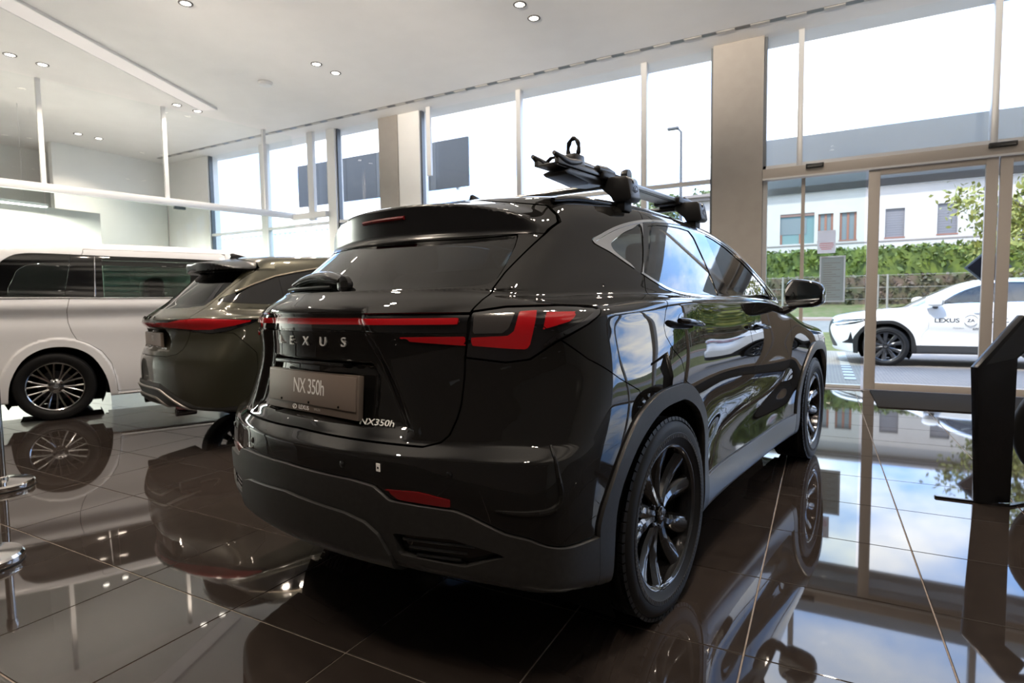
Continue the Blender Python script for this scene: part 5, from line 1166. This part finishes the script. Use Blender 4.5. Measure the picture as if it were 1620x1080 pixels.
def van_wheel(parent, loc, side):
    w = empty('wheel', loc, 0, parent); R_ = .36
    bm = bmesh.new(); b_lathe(bm, [(r,h*side) for r,h in [(.25,-.09),(.28,-.112),(.32,-.117),(.345,-.108),(R_,-.08),(R_,.08),(.345,.108),(.32,.117),(.28,.112),(.25,.09)]], 56, 'X', close=True); bm_obj('tyre', bm, 'rubber', w, smooth=40)
    lathe('rim', [(r,h*side) for r,h in [(.250,.09),(.258,.10),(.252,.106),(.243,.098),(.236,.06),(.225,-.08),(.25,-.09)]], 'chrome_dark', w, 56, 'X', caps=False)
    lathe('hub', [(r,h*side) for r,h in [(0,.07),(.03,.07),(.06,.062),(.078,.05),(.078,0),(0,0)]], 'chrome_dark', w, 32, 'X')
    bm = bmesh.new()
    for k in range(20):
        a = 2*math.pi*k/20; lean = .10 if k % 2 else -.10; rings = []
        for t in np.linspace(0,1,4):
            r = .065+.178*t; an = a+lean*(1-t); ww = .0065+.004*t; fx = side*(.058+.026*t)
            rings.append([(xx, r*math.cos(an)-d*math.sin(an), r*math.sin(an)+d*math.cos(an)) for d, xx in ((-ww,fx-side*.03),(-ww,fx-side*.004),(0,fx),(ww,fx-side*.004),(ww,fx-side*.03))])
        bm = bmesh.new(); R2 = [[bm.verts.new(p) for p in r_] for r_ in rings]
        for A, B in zip(R2[:-1], R2[1:]):
            for i in range(4): bm.faces.new((A[i],A[i+1],B[i+1],B[i]))
        bm_obj('spoke', bm, 'chrome_dark', w, smooth=30)
    for k in range(5):
        a = 2*math.pi*k/5+.3; lathe('wheel_nut', [(.012,.05*side),(.012,.066*side),(.0,.068*side)], 'dark_chrome', w, 6, 'X', (0,.052*math.cos(a),.052*math.sin(a)))
    lathe('brake_disc', [(r,h*side) for r,h in [(.03,-.02),(.16,-.02),(.16,-.04),(.03,-.04)]], 'dark_metal', w, 32, 'X')
    emblem(w, (side*.0705,0,0), .024, 'chrome', ('X',side))
mat('chrome_dark', (.45,.44,.44), .12, 1.); glass_mat('glass_van', (.14,.20,.17), 1.3, 1.55)
# ---------------------------------------------------------------- the white twin outside, small things
def build_twin(src):
    root = empty('crossover_car', (2.48+2.69,11.60,-.118), math.radians(90), label='white crossover car with lettering on its door parked outside the entrance', cat='car')
    def cp(o, par):
        for c in o.children:
            n = c.copy(); link(n, par); n.matrix_parent_inverse = c.matrix_parent_inverse.copy()
            if n.type == 'MESH' and n.data.materials and n.data.materials[0].name == 'paint':
                n.material_slots[0].link = 'OBJECT'; n.material_slots[0].material = MATS['paint_white']
            if n.type == 'MESH' and n.data.materials and n.data.materials[0].name == 'rim_black' and c.name.split('.')[0] == 'spoke':
                n.material_slots[0].link = 'OBJECT'; n.material_slots[0].material = MATS['rim_grey']
            cp(c, n)
    cp(src, root)
    for o in list(root.children):                     # its own plate and badge marks differ: take the show plate off
        if o.name.split('.')[0] in ('number_plate','sticker','sticker_print'):
            for c in list(o.children): bpy.data.objects.remove(c)
            bpy.data.objects.remove(o)
    # lettering on the left-hand front door
    fd = [o for o in root.children if o.name.startswith('front_door')][-1]
    fx = lambda y, z: -(srfx(NX_F, y, z)+.0015); Rl = (math.pi/2, 0, -math.pi/2)
    def put(txt, size, y, z, xs=1., m='decal'): return text_obj('door_lettering', txt, size, m, (fx(y,z), y, z), Rl, fd, .0006, xs=xs, bold=size*.025)
    put('LEXUS', .105, 1.76, .87, 1.25); put('LEXUS', .105, 1.06, .87, 1.25); put('ZA', .075, 1.41, .87, 1.1)
    tube('lettering_ring', [(fx(1.41,.87)-.001, 1.41+.10*math.cos(a), .87+.10*math.sin(a)) for a in np.linspace(.5,2.8,18)], .004, 'decal', fd, 5); tube('lettering_ring', [(fx(1.41,.87)-.001, 1.41+.10*math.cos(a), .87+.10*math.sin(a)) for a in np.linspace(3.64,5.94,18)], .004, 'decal', fd, 5)
    put('POLSKA', .034, 1.585, .735, 1.3, 'decal_soft'); put('Zmień', .06, 1.30, .73, 1.0); put('www.lexus', .024, 1.22, .64, 1.2, 'decal_soft')
    return root
mat('decal', (.05,.05,.055), .4); mat('decal_soft', (.30,.30,.31), .4); mat('rim_grey', (.09,.09,.095), .2, .8)
def build_small():
    # black information stand by the door
    th = -.49; rt = math.radians(28.4)
    st = empty('info_stand', (2.195,1.80,0), rt, label='black angular information stand with slanted top before the entrance', cat='information stand')
    prism('stand_body', [(0,.008),(-.045,.785),(.205,1.075),(.60,1.075),(.60,1.045),(.235,1.045),(.315,.95),(.175,.835),(.175,.008)], 'y', -.02, .03, 'stand_black', st, .004)
    prism('base_plate', [(-.16,.10),(.13,-.07),(.42,.02),(.42,.04),(.13,-.045),(-.155,.12)], 'z', .0, .012, 'stand_black', st)
    prism('screen_glass', [(.0,.80),(.205,1.043),(.285,.948),(.165,.835)], 'y', -.0215, -.0205, 'gloss_black', st)
    # chrome barrier posts
    for k, (x, y, L) in enumerate(((-3.39,-.61,'chrome barrier post with round base, further from us at the left edge'),(-2.03,-1.20,'round chrome barrier post base cut by the left picture edge, nearer to us'))):
        b = empty('barrier_post', (x,y,0), label=L, cat='barrier post', group='chrome barrier posts')
        lathe('base', [(.0,.0005),(.168,.0005),(.172,.012),(.172,.034),(.164,.045),(.10,.050),(.035,.058),(0,.058)], 'stainless', b, 56); lathe('base_rubber', [(.10,.0),(.174,.0),(.174,.006),(.10,.006)], 'rubber', b, 48)
        lathe('post', [(.0,.05),(.024,.05),(.024,.90),(0,.90)], 'stainless', b, 28); lathe('post_head', [(.0,.90),(.030,.90),(.033,.94),(.028,.985),(0,.99)], 'stainless', b, 28); lathe('post_collar', [(.024,.058),(.036,.058),(.034,.075),(.024,.08)], 'stainless', b, 28)
    # upright tyre standing at the right picture edge
    tw = nx_wheel(None, 'display_wheel', (2.80,2.17,.372), 1, 'rim_black', 48, .2, False); tw.rotation_euler = (0,0,math.radians(-106.6)); tag(tw, 'black wheel standing upright at the right picture edge', 'wheel')
mat('stand_black', (.008,.008,.009), .22)
nx = build_nx()
build_rx()
build_lm()
build_twin(nx)
build_small()
